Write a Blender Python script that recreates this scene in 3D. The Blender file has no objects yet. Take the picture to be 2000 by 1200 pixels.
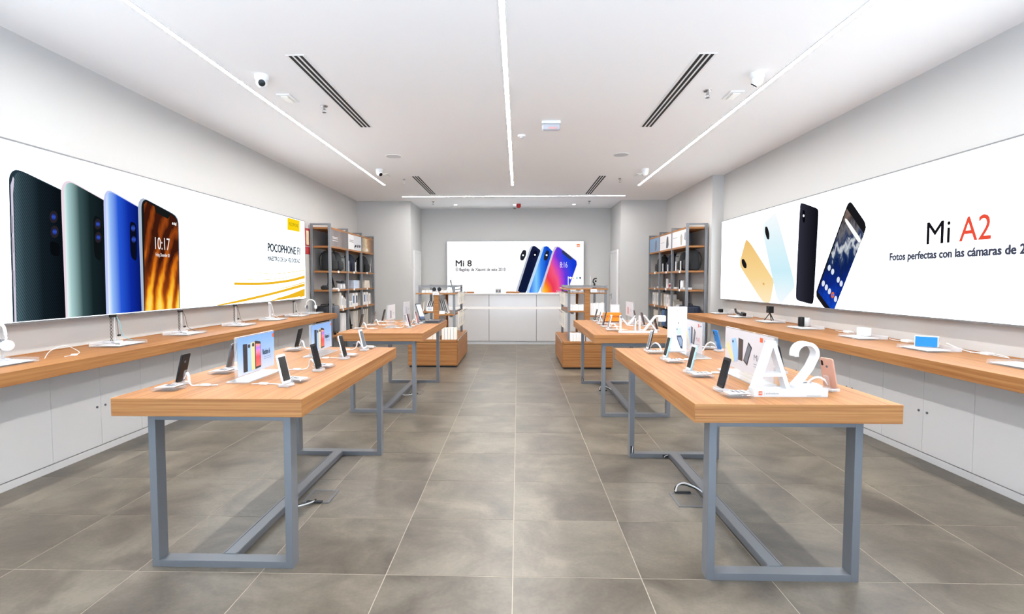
import bpy, bmesh, math, random
from mathutils import Vector, Matrix
random.seed(7)
PI = math.pi
S = bpy.context.scene
COL = S.collection

# ------------------------------------------------------------------ camera, world, exposure
CAM_F, CAM_CX, CAM_CY = 1054.55, 981.64, 600.0
PITCH, YAW, ROLL, CAM_H = 0.04925, 0.02846, 0.00034, 1.39
_f = Vector((-math.sin(YAW) * math.cos(PITCH), math.cos(YAW) * math.cos(PITCH), -math.sin(PITCH)))
_r = Vector((math.cos(YAW), math.sin(YAW), 0))
_d = _f.cross(_r)
_r2 = math.cos(ROLL) * _r + math.sin(ROLL) * _d
_d2 = -math.sin(ROLL) * _r + math.cos(ROLL) * _d
CAM_P = Vector((0, 0, CAM_H))
cam_data = bpy.data.cameras.new('camera')
cam_data.sensor_fit = 'HORIZONTAL'
cam_data.sensor_width = 36.0
cam_data.lens = CAM_F / 2000 * 36
cam_data.shift_x = (1000 - CAM_CX) / 2000
cam_data.clip_start = 0.05
cam = bpy.data.objects.new('camera', cam_data)
COL.objects.link(cam)
cam.matrix_world = Matrix((( _r2.x, -_d2.x, -_f.x, 0), (_r2.y, -_d2.y, -_f.y, 0), (_r2.z, -_d2.z, -_f.z, CAM_H), (0, 0, 0, 1)))
S.camera = cam

S.view_settings.view_transform = 'Standard'
S.view_settings.look = 'None'
S.view_settings.gamma = 1
EXPO = 0.86
S.view_settings.exposure = EXPO
PRINT = 2 ** -EXPO          # backlit prints are exposed like the rest of the picture
S.view_settings.use_curve_mapping = False
WORLD_COL, WORLD_STR = (0.7, 0.84, 1.0, 1), 1.3
SUN_E = 29.0
STRIP_STR, BOX_STR = 92.0, 1.75
w = bpy.data.worlds.new('daylight')
S.world = w
w.use_nodes = True
w.node_tree.nodes['Background'].inputs[0].default_value = WORLD_COL
w.node_tree.nodes['Background'].inputs[1].default_value = WORLD_STR
# added sun, aimed along the facade to light the unseen bounce paving
sun_data = bpy.data.lights.new('sun', 'SUN'); sun_data.energy = SUN_E; sun_data.angle = 0.009; sun_data.color = (0.6, 0.8, 1.0)
sun = bpy.data.objects.new('sun', sun_data); COL.objects.link(sun)
sun.rotation_euler = (0.12, math.radians(38), 0)
try:
    S.cycles.use_denoising = True
    S.cycles.max_bounces = 10
    S.cycles.diffuse_bounces = 6
    S.cycles.transparent_max_bounces = 24
    S.cycles.sample_clamp_indirect = 6
    S.cycles.caustics_reflective = False
    S.cycles.caustics_refractive = False
except Exception:
    pass

# ------------------------------------------------------------------ pixel -> place on a known plane
def ray(px, py):
    return _r2 * ((px - CAM_CX) / CAM_F) + _d2 * ((py - CAM_CY) / CAM_F) + _f
def onz(px, py, z):
    d = ray(px, py); return CAM_P + d * ((z - CAM_H) / d.z)
def onx(px, py, x):
    d = ray(px, py); return CAM_P + d * (x / d.x)
def ony(px, py, y):
    d = ray(px, py); return CAM_P + d * (y / d.y)

class Surf:
    """a flat printed face: origin, u axis (along the lettering) and outward normal"""
    def __init__(s, o, u, n):
        s.o = Vector(o); s.u = Vector(u).normalized(); s.n = Vector(n).normalized(); s.v = s.n.cross(s.u)
        if s.v.z < 0: s.v = -s.v
    def uv(s, p):
        d = ray(*p); t = (s.o - CAM_P).dot(s.n) / d.dot(s.n)
        q = CAM_P + d * t - s.o
        return q.dot(s.u), q.dot(s.v)
    def at(s, u, v, off=0.0):
        return s.o + s.u * u + s.v * v + s.n * off

# ------------------------------------------------------------------ materials
def lin(c):
    c = c / 255.0
    return c / 12.92 if c <= 0.04045 else ((c + 0.055) / 1.055) ** 2.4
def rgb(r, g, b):
    return (lin(r), lin(g), lin(b), 1)
MATS = {}
def new_mat(name):
    m = bpy.data.materials.new(name); m.use_nodes = True
    return m, m.node_tree.nodes, m.node_tree.links
def pm(name, col, rough=0.5, metal=0.0, spec=0.5, coat=0.0):
    if name in MATS: return MATS[name]
    m, N, L = new_mat(name)
    b = N['Principled BSDF']
    b.inputs['Base Color'].default_value = col
    b.inputs['Roughness'].default_value = rough
    b.inputs['Metallic'].default_value = metal
    b.inputs['Specular IOR Level'].default_value = spec
    b.inputs['Coat Weight'].default_value = coat
    MATS[name] = m
    return m
def em(name, col, strength=1.0):
    if name in MATS: return MATS[name]
    m, N, L = new_mat(name)
    N.remove(N['Principled BSDF'])
    e = N.new('ShaderNodeEmission'); e.inputs[0].default_value = col; e.inputs[1].default_value = strength
    L.new(e.outputs[0], N['Material Output'].inputs[0])
    MATS[name] = m
    return m
def ramp(N, stops, interp='LINEAR'):
    r = N.new('ShaderNodeValToRGB'); cr = r.color_ramp; cr.interpolation = interp
    while len(cr.elements) > 1: cr.elements.remove(cr.elements[-1])
    cr.elements[0].position, cr.elements[0].color = stops[0]
    for p, c in stops[1:]:
        e = cr.elements.new(p); e.color = c
    return r
def grad(name, axis, stops, strength=1.0, noise=0.0, nscale=3.0, emit=True, stretch=(1, 1, 1)):
    """printed gradient along an axis of the print's own bounds, optionally swirled with noise"""
    if name in MATS: return MATS[name]
    m, N, L = new_mat(name)
    tc = N.new('ShaderNodeTexCoord')
    sep = N.new('ShaderNodeSeparateXYZ'); L.new(tc.outputs['Generated'], sep.inputs[0])
    src = sep.outputs[axis]
    if noise:
        mp = N.new('ShaderNodeMapping'); L.new(tc.outputs['Generated'], mp.inputs[0]); mp.inputs['Scale'].default_value = stretch
        nz = N.new('ShaderNodeTexNoise'); nz.inputs['Scale'].default_value = nscale; nz.inputs['Detail'].default_value = 3
        nz.inputs['Distortion'].default_value = 0.6
        L.new(mp.outputs[0], nz.inputs[0])
        a = N.new('ShaderNodeMath'); a.operation = 'MULTIPLY_ADD'; a.inputs[1].default_value = noise
        L.new(nz.outputs[0], a.inputs[0]); L.new(src, a.inputs[2])
        b = N.new('ShaderNodeMath'); b.operation = 'SUBTRACT'; b.inputs[1].default_value = noise * 0.5
        L.new(a.outputs[0], b.inputs[0]); src = b.outputs[0]
    r = ramp(N, stops); L.new(src, r.inputs[0])
    if emit:
        N.remove(N['Principled BSDF'])
        e = N.new('ShaderNodeEmission'); e.inputs[1].default_value = strength * PRINT
        L.new(r.outputs[0], e.inputs[0]); L.new(e.outputs[0], N['Material Output'].inputs[0])
    else:
        L.new(r.outputs[0], N['Principled BSDF'].inputs['Base Color']); N['Principled BSDF'].inputs['Roughness'].default_value = 0.35
    MATS[name] = m
    return m
def wood(name, dark, light, axis=1):
    m, N, L = new_mat(name)
    b = N['Principled BSDF']; b.inputs['Roughness'].default_value = 0.5; b.inputs['Specular IOR Level'].default_value = 0.25
    geo = N.new('ShaderNodeNewGeometry'); sp = N.new('ShaderNodeSeparateXYZ'); L.new(geo.outputs['Normal'], sp.inputs[0])
    ab = N.new('ShaderNodeMath'); ab.operation = 'ABSOLUTE'; L.new(sp.outputs[axis], ab.inputs[0])
    gt = N.new('ShaderNodeMath'); gt.operation = 'GREATER_THAN'; gt.inputs[1].default_value = 0.6; L.new(ab.outputs[0], gt.inputs[0])
    tc = N.new('ShaderNodeTexCoord')
    sc_long = [52, 52, 52]; sc_long[axis] = 0.9
    sc_end = [1.1, 30, 120] if axis == 1 else [30, 1.1, 120]
    outs = []
    for sc in (sc_long, sc_end):
        mp = N.new('ShaderNodeMapping'); L.new(tc.outputs['Object'], mp.inputs[0]); mp.inputs['Scale'].default_value = sc; outs.append(mp)
    mx = N.new('ShaderNodeMix'); mx.data_type = 'VECTOR'
    L.new(gt.outputs[0], mx.inputs[0]); L.new(outs[0].outputs[0], mx.inputs[4]); L.new(outs[1].outputs[0], mx.inputs[5])
    n1 = N.new('ShaderNodeTexNoise'); n1.inputs['Scale'].default_value = 1.0; n1.inputs['Detail'].default_value = 5; n1.inputs['Roughness'].default_value = 0.62
    n1.inputs['Distortion'].default_value = 0.35
    L.new(mx.outputs[1], n1.inputs[0])
    n2 = N.new('ShaderNodeTexNoise'); n2.inputs['Scale'].default_value = 3.5; n2.inputs['Detail'].default_value = 4
    L.new(mx.outputs[1], n2.inputs[0])
    ad = N.new('ShaderNodeMath'); ad.operation = 'MULTIPLY_ADD'; ad.inputs[1].default_value = 0.35
    L.new(n2.outputs[0], ad.inputs[0]); L.new(n1.outputs[0], ad.inputs[2])
    r = ramp(N, [(0.5, dark), (0.66, tuple(0.5 * (a + c) for a, c in zip(dark, light))), (0.82, light)])
    L.new(ad.outputs[0], r.inputs[0]); L.new(r.outputs[0], b.inputs['Base Color'])
    bp = N.new('ShaderNodeBump'); bp.inputs['Strength'].default_value = 0.05; bp.inputs['Distance'].default_value = 0.002
    L.new(ad.outputs[0], bp.inputs['Height']); L.new(bp.outputs[0], b.inputs['Normal'])
    MATS[name] = m
    return m
def tile_mat():
    m, N, L = new_mat('stone_tile')
    b = N['Principled BSDF']; b.inputs['Specular IOR Level'].default_value = 0.45
    tc = N.new('ShaderNodeTexCoord'); oi = N.new('ShaderNodeObjectInfo')
    geo = N.new('ShaderNodeNewGeometry')
    off = N.new('ShaderNodeVectorMath'); off.operation = 'MULTIPLY_ADD'
    off.inputs[1].default_value = (37, 53, 11)
    cmb = N.new('ShaderNodeCombineXYZ')
    for i in range(3): L.new(oi.outputs['Random'], cmb.inputs[i])
    L.new(cmb.outputs[0], off.inputs[0]); L.new(geo.outputs['Position'], off.inputs[2])
    n1 = N.new('ShaderNodeTexNoise'); n1.inputs['Scale'].default_value = 2.6; n1.inputs['Detail'].default_value = 7; n1.inputs['Roughness'].default_value = 0.62; n1.inputs['Distortion'].default_value = 0.5
    n2 = N.new('ShaderNodeTexNoise'); n2.inputs['Scale'].default_value = 60; n2.inputs['Detail'].default_value = 3
    L.new(off.outputs[0], n1.inputs[0]); L.new(off.outputs[0], n2.inputs[0])
    ad = N.new('ShaderNodeMath'); ad.operation = 'MULTIPLY_ADD'; ad.inputs[1].default_value = 0.16
    L.new(n2.outputs[0], ad.inputs[0]); L.new(n1.outputs[0], ad.inputs[2])
    r = ramp(N, [(0.4, rgb(76, 69, 61)), (0.56, rgb(98, 90, 79)), (0.74, rgb(121, 112, 99))])
    L.new(ad.outputs[0], r.inputs[0])
    hs = N.new('ShaderNodeHueSaturation')
    mr = N.new('ShaderNodeMapRange'); mr.inputs[3].default_value = 0.9; mr.inputs[4].default_value = 1.08
    L.new(oi.outputs['Random'], mr.inputs[0]); L.new(mr.outputs[0], hs.inputs['Value'])
    L.new(r.outputs[0], hs.inputs['Color']); L.new(hs.outputs[0], b.inputs['Base Color'])
    mr2 = N.new('ShaderNodeMapRange'); mr2.inputs[3].default_value = 0.30; mr2.inputs[4].default_value = 0.44
    L.new(n1.outputs[0], mr2.inputs[0]); L.new(mr2.outputs[0], b.inputs['Roughness'])
    return m
def acrylic(name='clear_acrylic', tint=(0.98, 0.985, 0.99, 1), white=0.12):
    if name in MATS: return MATS[name]
    m, N, L = new_mat(name)
    b = N['Principled BSDF']; b.inputs['Base Color'].default_value = (0.92, 0.94, 0.96, 1); b.inputs['Roughness'].default_value = 0.15
    t = N.new('ShaderNodeBsdfTransparent'); t.inputs[0].default_value = tint
    g = N.new('ShaderNodeBsdfGlossy'); g.inputs['Roughness'].default_value = 0.03
    fr = N.new('ShaderNodeFresnel'); fr.inputs[0].default_value = 1.45
    gb = N.new('ShaderNodeNewGeometry'); iv = N.new('ShaderNodeMath'); iv.operation = 'SUBTRACT'; iv.inputs[0].default_value = 1.0; L.new(gb.outputs['Backfacing'], iv.inputs[1])
    fm = N.new('ShaderNodeMath'); fm.operation = 'MULTIPLY'; L.new(fr.outputs[0], fm.inputs[0]); L.new(iv.outputs[0], fm.inputs[1])
    m1 = N.new('ShaderNodeMixShader'); L.new(fm.outputs[0], m1.inputs[0]); L.new(t.outputs[0], m1.inputs[1]); L.new(g.outputs[0], m1.inputs[2])
    m2 = N.new('ShaderNodeMixShader'); m2.inputs[0].default_value = white
    L.new(m1.outputs[0], m2.inputs[1]); L.new(b.outputs[0], m2.inputs[2])
    L.new(m2.outputs[0], N['Material Output'].inputs[0])
    MATS[name] = m
    return m
def paint(name, col, rough=0.85, spec=0.25):
    m, N, L = new_mat(name)
    b = N['Principled BSDF']; b.inputs['Base Color'].default_value = col; b.inputs['Roughness'].default_value = rough; b.inputs['Specular IOR Level'].default_value = spec
    tc = N.new('ShaderNodeTexCoord'); nz = N.new('ShaderNodeTexNoise'); nz.inputs['Scale'].default_value = 180; nz.inputs['Detail'].default_value = 2
    L.new(tc.outputs['Object'], nz.inputs[0])
    bp = N.new('ShaderNodeBump'); bp.inputs['Strength'].default_value = 0.04; bp.inputs['Distance'].default_value = 0.001
    L.new(nz.outputs[0], bp.inputs['Height']); L.new(bp.outputs[0], b.inputs['Normal'])
    MATS[name] = m
    return m

M_WALL = paint('wall_paint', rgb(195, 194, 192))
M_CEIL = paint('ceiling_paint', rgb(250, 250, 250))
M_TILE = tile_mat()
M_GROUT = pm('grout', rgb(172, 160, 144), 0.8)
M_OAK = wood('oak', rgb(137, 87, 46), rgb(170, 120, 72), 1)
M_OAKX = wood('oak_front', rgb(137, 87, 46), rgb(170, 120, 72), 0)
M_STEEL = pm('grey_steel', rgb(113, 115, 120), 0.33, 0.15, 0.5)
M_RACK = pm('rack_steel', rgb(122, 124, 128), 0.5, 0.15)
M_LAC = pm('white_lacquer', rgb(216, 214, 213), 0.3, 0, 0.4)
M_GLOSS = pm('gloss_white', rgb(206, 204, 204), 0.12, 0, 0.5)
M_WHITE = pm('white_plastic', rgb(240, 240, 240), 0.4)
M_CABLE = pm('white_cable', rgb(238, 238, 238), 0.5)
M_BLACK = pm('black_plastic', rgb(18, 18, 20), 0.35, 0, 0.3)
M_DARK = pm('dark_matte_grey', rgb(38, 38, 40), 0.7)  # plain dark grey for openings, zips, plinths and printed bands
M_SLOT = pm('vent_slot_black', rgb(20, 20, 22), 0.8)
M_CHROME = pm('chrome', rgb(190, 190, 192), 0.2, 1.0)
M_SCREEN = pm('dark_screen', rgb(30, 31, 33), 0.12, 0, 0.25)
M_CARD = pm('printed_card', rgb(212, 212, 214), 0.5)
M_INK = pm('grey_ink', rgb(90, 92, 98), 0.6)
M_ORANGE = pm('logo_orange', rgb(240, 90, 40), 0.5)
M_ACR = acrylic()
M_ACRW = acrylic('frosted_acrylic_edge', (0.97, 0.98, 1, 1), 0.4)
M_STRIP = em('led_strip', (1.0, 0.98, 0.955, 1), STRIP_STR)
M_PANEL = em('lightbox_white', (0.88, 0.945, 1.0, 1), BOX_STR)

# ------------------------------------------------------------------ mesh helpers
class MB:
    def __init__(s): s.bm = bmesh.new()
    def box(s, x0, x1, y0, y1, z0, z1):
        v = [s.bm.verts.new((x, y, z)) for x in (x0, x1) for y in (y0, y1) for z in (z0, z1)]
        for f in ((0, 1, 3, 2), (4, 6, 7, 5), (0, 4, 5, 1), (2, 3, 7, 6), (0, 2, 6, 4), (1, 5, 7, 3)):
            s.bm.faces.new([v[i] for i in f])
        return s
    def obox(s, c, sx, sy, sz, rot=None):
        """box of given size about centre c, turned by rot (Matrix 3x3)"""
        rot = rot or Matrix.Identity(3)
        v = [s.bm.verts.new(Vector(c) + rot @ Vector((x * sx / 2, y * sy / 2, z * sz / 2))) for x in (-1, 1) for y in (-1, 1) for z in (-1, 1)]
        for f in ((0, 1, 3, 2), (4, 6, 7, 5), (0, 4, 5, 1), (2, 3, 7, 6), (0, 2, 6, 4), (1, 5, 7, 3)):
            s.bm.faces.new([v[i] for i in f])
        return s
    def lathe(s, prof, c=(0, 0, 0), seg=20, axis='Z', rot=None):
        """prof: list of (r, h); closed ends where r == 0"""
        rings = []
        for r, h in prof:
            ring = []
            n = 1 if r == 0 else seg
            for i in range(n):
                a = 2 * PI * i / seg
                p = Vector((r * math.cos(a), r * math.sin(a), h))
                if axis == 'X': p = Vector((p.z, p.x, p.y))
                elif axis == 'Y': p = Vector((p.y, p.z, p.x))
                if rot: p = rot @ p
                ring.append(s.bm.verts.new(Vector(c) + p))
            rings.append(ring)
        for a, b in zip(rings, rings[1:]):
            for i in range(seg):
                j = (i + 1) % seg
                if len(a) == 1 and len(b) == 1: continue
                if len(a) == 1: s.bm.faces.new((a[0], b[i], b[j]))
                elif len(b) == 1: s.bm.faces.new((a[i], a[j], b[0]))
                else: s.bm.faces.new((a[i], a[j], b[j], b[i]))
        return s
    def cyl(s, c, r, h, seg=16, axis='Z', rot=None):
        return s.lathe([(0, 0), (r, 0), (r, h), (0, h)], c, seg, axis, rot)
    def prism(s, pts, off):
        """pts: 3D loop; off: extrusion vector"""
        a = [s.bm.verts.new(p) for p in pts]; b = [s.bm.verts.new(Vector(p) + Vector(off)) for p in pts]
        n = len(a)
        s.bm.faces.new(a); s.bm.faces.new(b[::-1])
        for i in range(n): s.bm.faces.new((a[i], b[i], b[(i + 1) % n], a[(i + 1) % n]))
        return s
    def tube(s, pts, r, seg=6, smooth=4):
        P = [Vector(p) for p in pts]
        if smooth > 1 and len(P) > 2:
            Q = []
            for i in range(len(P) - 1):
                p0, p1, p2, p3 = P[max(i - 1, 0)], P[i], P[i + 1], P[min(i + 2, len(P) - 1)]
                for k in range(smooth):
                    t = k / smooth
                    Q.append(0.5 * ((2 * p1) + (-p0 + p2) * t + (2 * p0 - 5 * p1 + 4 * p2 - p3) * t * t + (-p0 + 3 * p1 - 3 * p2 + p3) * t ** 3))
            Q.append(P[-1]); P = Q
        rings = []; up = Vector((0, 0, 1))
        for i, p in enumerate(P):
            t = (P[min(i + 1, len(P) - 1)] - P[max(i - 1, 0)]).normalized()
            if t.length == 0: t = Vector((1, 0, 0))
            a = t.cross(up)
            if a.length < 0.05: a = t.cross(Vector((1, 0, 0)))
            a.normalize(); b = t.cross(a)
            rr = r[min(i * len(r) // len(P), len(r) - 1)] if isinstance(r, (list, tuple)) else r
            rings.append([s.bm.verts.new(p + a * rr * math.cos(2 * PI * k / seg) + b * rr * math.sin(2 * PI * k / seg)) for k in range(seg)])
        for a, b in zip(rings, rings[1:]):
            for k in range(seg): s.bm.faces.new((a[k], a[(k + 1) % seg], b[(k + 1) % seg], b[k]))
        s.bm.faces.new(rings[0][::-1]); s.bm.faces.new(rings[-1])
        return s
    def build(s, name, mat, parent=None, bevel=0.0, smooth=False, world=False, seg=2):
        bm = s.bm
        bmesh.ops.recalc_face_normals(bm, faces=bm.faces)
        if bevel:
            es = [e for e in bm.edges if len(e.link_faces) == 2 and e.calc_face_angle() > 0.6]
            bmesh.ops.bevel(bm, geom=es, offset=bevel, segments=seg, affect='EDGES', profile=0.5, clamp_overlap=True)
        if world and parent is not None:
            q = parent
            o = Vector((0, 0, 0))
            while q is not None: o += q.location; q = q.parent
            for v in bm.verts: v.co -= o
        me = bpy.data.meshes.new(name); bm.to_mesh(me); bm.free()
        if smooth:
            for p in me.polygons: p.use_smooth = True
            try: me.set_sharp_from_angle(angle=0.7)
            except Exception: pass
        me.materials.append(mat)
        ob = bpy.data.objects.new(name, me); COL.objects.link(ob)
        if parent is not None: ob.parent = parent
        return ob

def tag(o, label=None, cat=None, group=None, kind=None):
    if label: o['label'] = label
    if cat: o['category'] = cat
    if group: o['group'] = group
    if kind: o['kind'] = kind
    return o
def thing(name, label, cat, loc=(0, 0, 0), rotz=0.0, group=None):
    o = bpy.data.objects.new(name, None); COL.objects.link(o)
    o.location = loc; o.rotation_euler = (0, 0, rotz); o.empty_display_size = 0.05
    return tag(o, label, cat, group)
def struct(o, label, cat='structure'):
    return tag(o, label, cat, None, 'structure')
def copy_tree(o, parent=None):
    c = o.copy(); COL.objects.link(c); c.parent = parent
    for ch in list(o.children): copy_tree(ch, c)
    return c
def rpoly(w, h, r, seg=4):
    """rounded rectangle outline centred on 0,0"""
    out = []
    for cx, cy, a0 in ((w / 2 - r, h / 2 - r, 0), (-w / 2 + r, h / 2 - r, PI / 2), (-w / 2 + r, -h / 2 + r, PI), (w / 2 - r, -h / 2 + r, 1.5 * PI)):
        for i in range(seg + 1):
            a = a0 + PI / 2 * i / seg
            out.append((cx + r * math.cos(a), cy + r * math.sin(a)))
    return out
def text_mesh(s, offset=0.0, extrude=0.0, space=1.0):
    cu = bpy.data.curves.new('lettering', 'FONT'); cu.body = s; cu.resolution_u = 3; cu.offset = offset; cu.extrude = extrude; cu.space_character = space
    ob = bpy.data.objects.new('lettering', cu); COL.objects.link(ob)
    bpy.context.view_layer.update()
    me = bpy.data.meshes.new_from_object(ob.evaluated_get(bpy.context.evaluated_depsgraph_get()))
    bpy.data.objects.remove(ob); bpy.data.curves.remove(cu)
    return me
def text_on(parent, s, surf, u0, u1, v0, v1, mat, off=0.002, weight=0.0, name='lettering', space=1.0, split=False, bold=0.0, boldu=0.0):
    me = text_mesh(s, weight, 0, space)
    xs = [v.co.x for v in me.vertices]; ys = [v.co.y for v in me.vertices]
    x0, x1, y0, y1 = min(xs), max(xs), min(ys), max(ys)
    if bold:
        # heavier strokes: the outline repeated a hair to each side
        bm = bmesh.new(); bm.from_mesh(me); src = list(bm.faces); k_ = bold * (v1 - v0)
        du, dv = (boldu or bold) * (v1 - v0) * (x1 - x0) / (u1 - u0), k_ * (y1 - y0) / (v1 - v0)
        for i in range(8):
            g = bmesh.ops.duplicate(bm, geom=src)
            for e in g['geom']:
                if isinstance(e, bmesh.types.BMVert): e.co.x += du * math.cos(i * PI / 4); e.co.y += dv * math.sin(i * PI / 4)
        bm.to_mesh(me); bm.free()
    base = Vector((0, 0, 0)); q = parent
    while q is not None: base += q.location; q = q.parent
    for v in me.vertices:
        a = u0 + (v.co.x - x0) / (x1 - x0) * (u1 - u0); b = v0 + (v.co.y - y0) / (y1 - y0) * (v1 - v0)
        v.co = surf.at(a, b, off) - base
    if not split:
        me.materials.append(mat)
        ob = bpy.data.objects.new(name, me); COL.objects.link(ob); ob.parent = parent
        return tag(ob, kind='stuff')
    # large lettering: every character is a piece of its own
    bm = bmesh.new(); bm.from_mesh(me); seen = set(); isl = []
    for f in bm.faces:
        if f in seen: continue
        st = [f]; comp = []
        seen.add(f)
        while st:
            g = st.pop(); comp.append(g)
            for e in g.edges:
                for h in e.link_faces:
                    if h not in seen: seen.add(h); st.append(h)
        us = [surf.u.dot(v.co + base - surf.o) for g in comp for v in g.verts]
        isl.append([min(us), max(us), comp])
    isl.sort(key=lambda q: q[0]); grp = []
    for q in isl:
        if grp and q[0] < grp[-1][1] - 1e-5: grp[-1][1] = max(grp[-1][1], q[1]); grp[-1][2] += q[2]
        else: grp.append(q)
    ob = None
    for q in grp:
        nm = bpy.data.meshes.new('character'); idx = {}; vs = []; fs = []
        for g in q[2]:
            for v in g.verts:
                if v not in idx: idx[v] = len(vs); vs.append(v.co.copy())
            fs.append([idx[v] for v in g.verts])
        nm.from_pydata(vs, [], fs); nm.materials.append(mat)
        ob = bpy.data.objects.new('character', nm); COL.objects.link(ob); ob.parent = parent
    bm.free()
    return ob
def text_px(parent, s, surf, ll, lr, ul, mat, off=0.002, weight=0.0, name='lettering', space=1.0, split=False, bold=0.0, boldu=0.0):
    u0, v0 = surf.uv(ll); u1, _ = surf.uv(lr); _, v1 = surf.uv(ul)
    return text_on(parent, s, surf, u0, u1, v0, v1, mat, off, weight, name, space, split, bold, boldu)
def smooth_px(pts, r=0.25, seg=3, sharp=()):
    """round the corners of a pixel-traced print outline"""
    out = []; n = len(pts)
    for i in range(n):
        a, b, c = Vector(pts[i - 1]), Vector(pts[i]), Vector(pts[(i + 1) % n])
        if i in sharp: out.append(tuple(b)); continue
        p, q = b.lerp(a, r), b.lerp(c, r)
        for k in range(seg + 1):
            t = k / seg; out.append(tuple((1 - t) ** 2 * p + 2 * t * (1 - t) * b + t * t * q))
    return out
def print_px(parent, name, surf, pts, mat, off=0.001, thick=0.0006):
    P = [surf.at(*surf.uv(p), off) for p in pts]
    return MB().prism(P, surf.n * thick).build(name, mat, parent, world=True)
def print_uv(parent, name, surf, pts, mat, off=0.001, thick=0.0006):
    P = [surf.at(u, v, off) for u, v in pts]
    return MB().prism(P, surf.n * thick).build(name, mat, parent, world=True)
def ell_px(c, a, b, rot=0.0, n=16):
    return [(c[0] + a * math.cos(t) * math.cos(rot) - b * math.sin(t) * math.sin(rot), c[1] + a * math.cos(t) * math.sin(rot) + b * math.sin(t) * math.cos(rot)) for t in [2 * PI * i / n for i in range(n)]]
def band_px(pts, ws):
    """ribbon outline along a pixel polyline, Catmull-Rom smoothed"""
    P = []; W = []
    V = [Vector(p) for p in pts]
    for i in range(len(V) - 1):
        p0, p1, p2, p3 = V[max(i - 1, 0)], V[i], V[i + 1], V[min(i + 2, len(V) - 1)]
        for k in range(6):
            t = k / 6
            P.append(0.5 * ((2 * p1) + (-p0 + p2) * t + (2 * p0 - 5 * p1 + 4 * p2 - p3) * t * t + (-p0 + 3 * p1 - 3 * p2 + p3) * t ** 3))
            W.append(ws[i] * (1 - t) + ws[i + 1] * t)
    P.append(V[-1]); W.append(ws[-1])
    return [(p.x, p.y - w_ / 2) for p, w_ in zip(P, W)] + [(p.x, p.y + w_ / 2) for p, w_ in list(zip(P, W))[::-1]]

# ================================================================== ROOM
XL, XR, XR2, ZC = -3.6, 3.46, 3.27, 3.16
Y0, YW, YB = -1.6, 12.08, 13.4          # open shop front, wing walls, back wall
XRL, XRR = -2.40, 2.27                  # sides of the recess
YSTEP = 9.27
floor = struct(MB().box(XL - 0.1, XR + 0.1, Y0, YB + 0.1, -0.12, -0.0012).build('floor', M_GROUT), 'grey brown stone tile floor of the shop with pale joints', 'floor')
T = 0.6
tb = MB().box(-0.298, 0.298, -0.298, 0.298, -0.006, 0.0)
t0 = tb.build('tile', M_TILE, floor, bevel=0.0006, seg=1)
TX0, TY0 = -0.023, 2.47
cells = []
for j in range(-3, 19):
    for i in range(-6, 6):
        cells.append((TX0 + T * (i + 0.5), TY0 + T * (j + 0.5)))
first = True
for cx, cy in cells:
    if cx < XL - 0.25 or cx > XR + 0.25 or cy > YB + 0.2: continue
    if cy > YW + 0.3 and (cx < XRL - 0.25 or cx > XRR + 0.25): continue
    o = t0 if first else t0.copy()
    if not first: COL.objects.link(o)
    first = False
    o.location = (cx, cy, 0)
bk = MB()
for j in range(-6, -3):
    for i in range(-6, 6):
        cx, cy = TX0 + T * (i + 0.5), TY0 + T * (j + 0.5)
        bk.box(cx - 0.2985, cx + 0.2985, cy - 0.2985, cy + 0.2985, -0.006, 0)
tag(bk.build('tiles_behind_view', M_TILE, floor), kind='stuff')

struct(MB().box(-14, 14, -16, Y0, -0.12, -0.01).build('bounce_pavement', pm('bounce_paving', rgb(206, 206, 208), 0.9)), 'added pale plane outside the shop front that bounces sunlight onto the ceiling', 'bounce_pavement')  # unseen paving, added to throw sunlight up onto the ceiling
struct(MB().box(XL - 0.1, XR + 0.1, Y0, YB + 0.1, ZC, ZC + 0.1).build('ceiling', M_CEIL), 'plain white plaster ceiling of the shop', 'ceiling')
struct(MB().box(XL - 0.1, XL, Y0, YW + 0.1, 0, ZC).build('wall_left', M_WALL), 'light grey left wall behind the long wooden counter', 'wall')
struct(MB().box(XR, XR + 0.1, Y0, YSTEP, 0, ZC).build('wall_right', M_WALL), 'light grey right wall behind the long wooden counter', 'wall')
struct(MB().box(XR2, XR + 0.1, YSTEP, YW + 0.1, 0, ZC).build('wall_right_rear', M_WALL), 'light grey right wall stepping forward behind the tall shelves', 'wall')
struct(MB().box(XL, XRL, YW, YB + 0.1, 0, ZC).build('wall_back_left', M_WALL), 'grey wing wall left of the back recess', 'wall')
struct(MB().box(XRR, XR + 0.1, YW, YB + 0.1, 0, ZC).build('wall_back_right', M_WALL), 'grey wing wall right of the back recess', 'wall')
struct(MB().box(XRL, XRR, YB, YB + 0.1, 0, ZC).build('wall_back', M_WALL), 'grey back wall of the recess behind the sales counter', 'wall')

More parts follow.
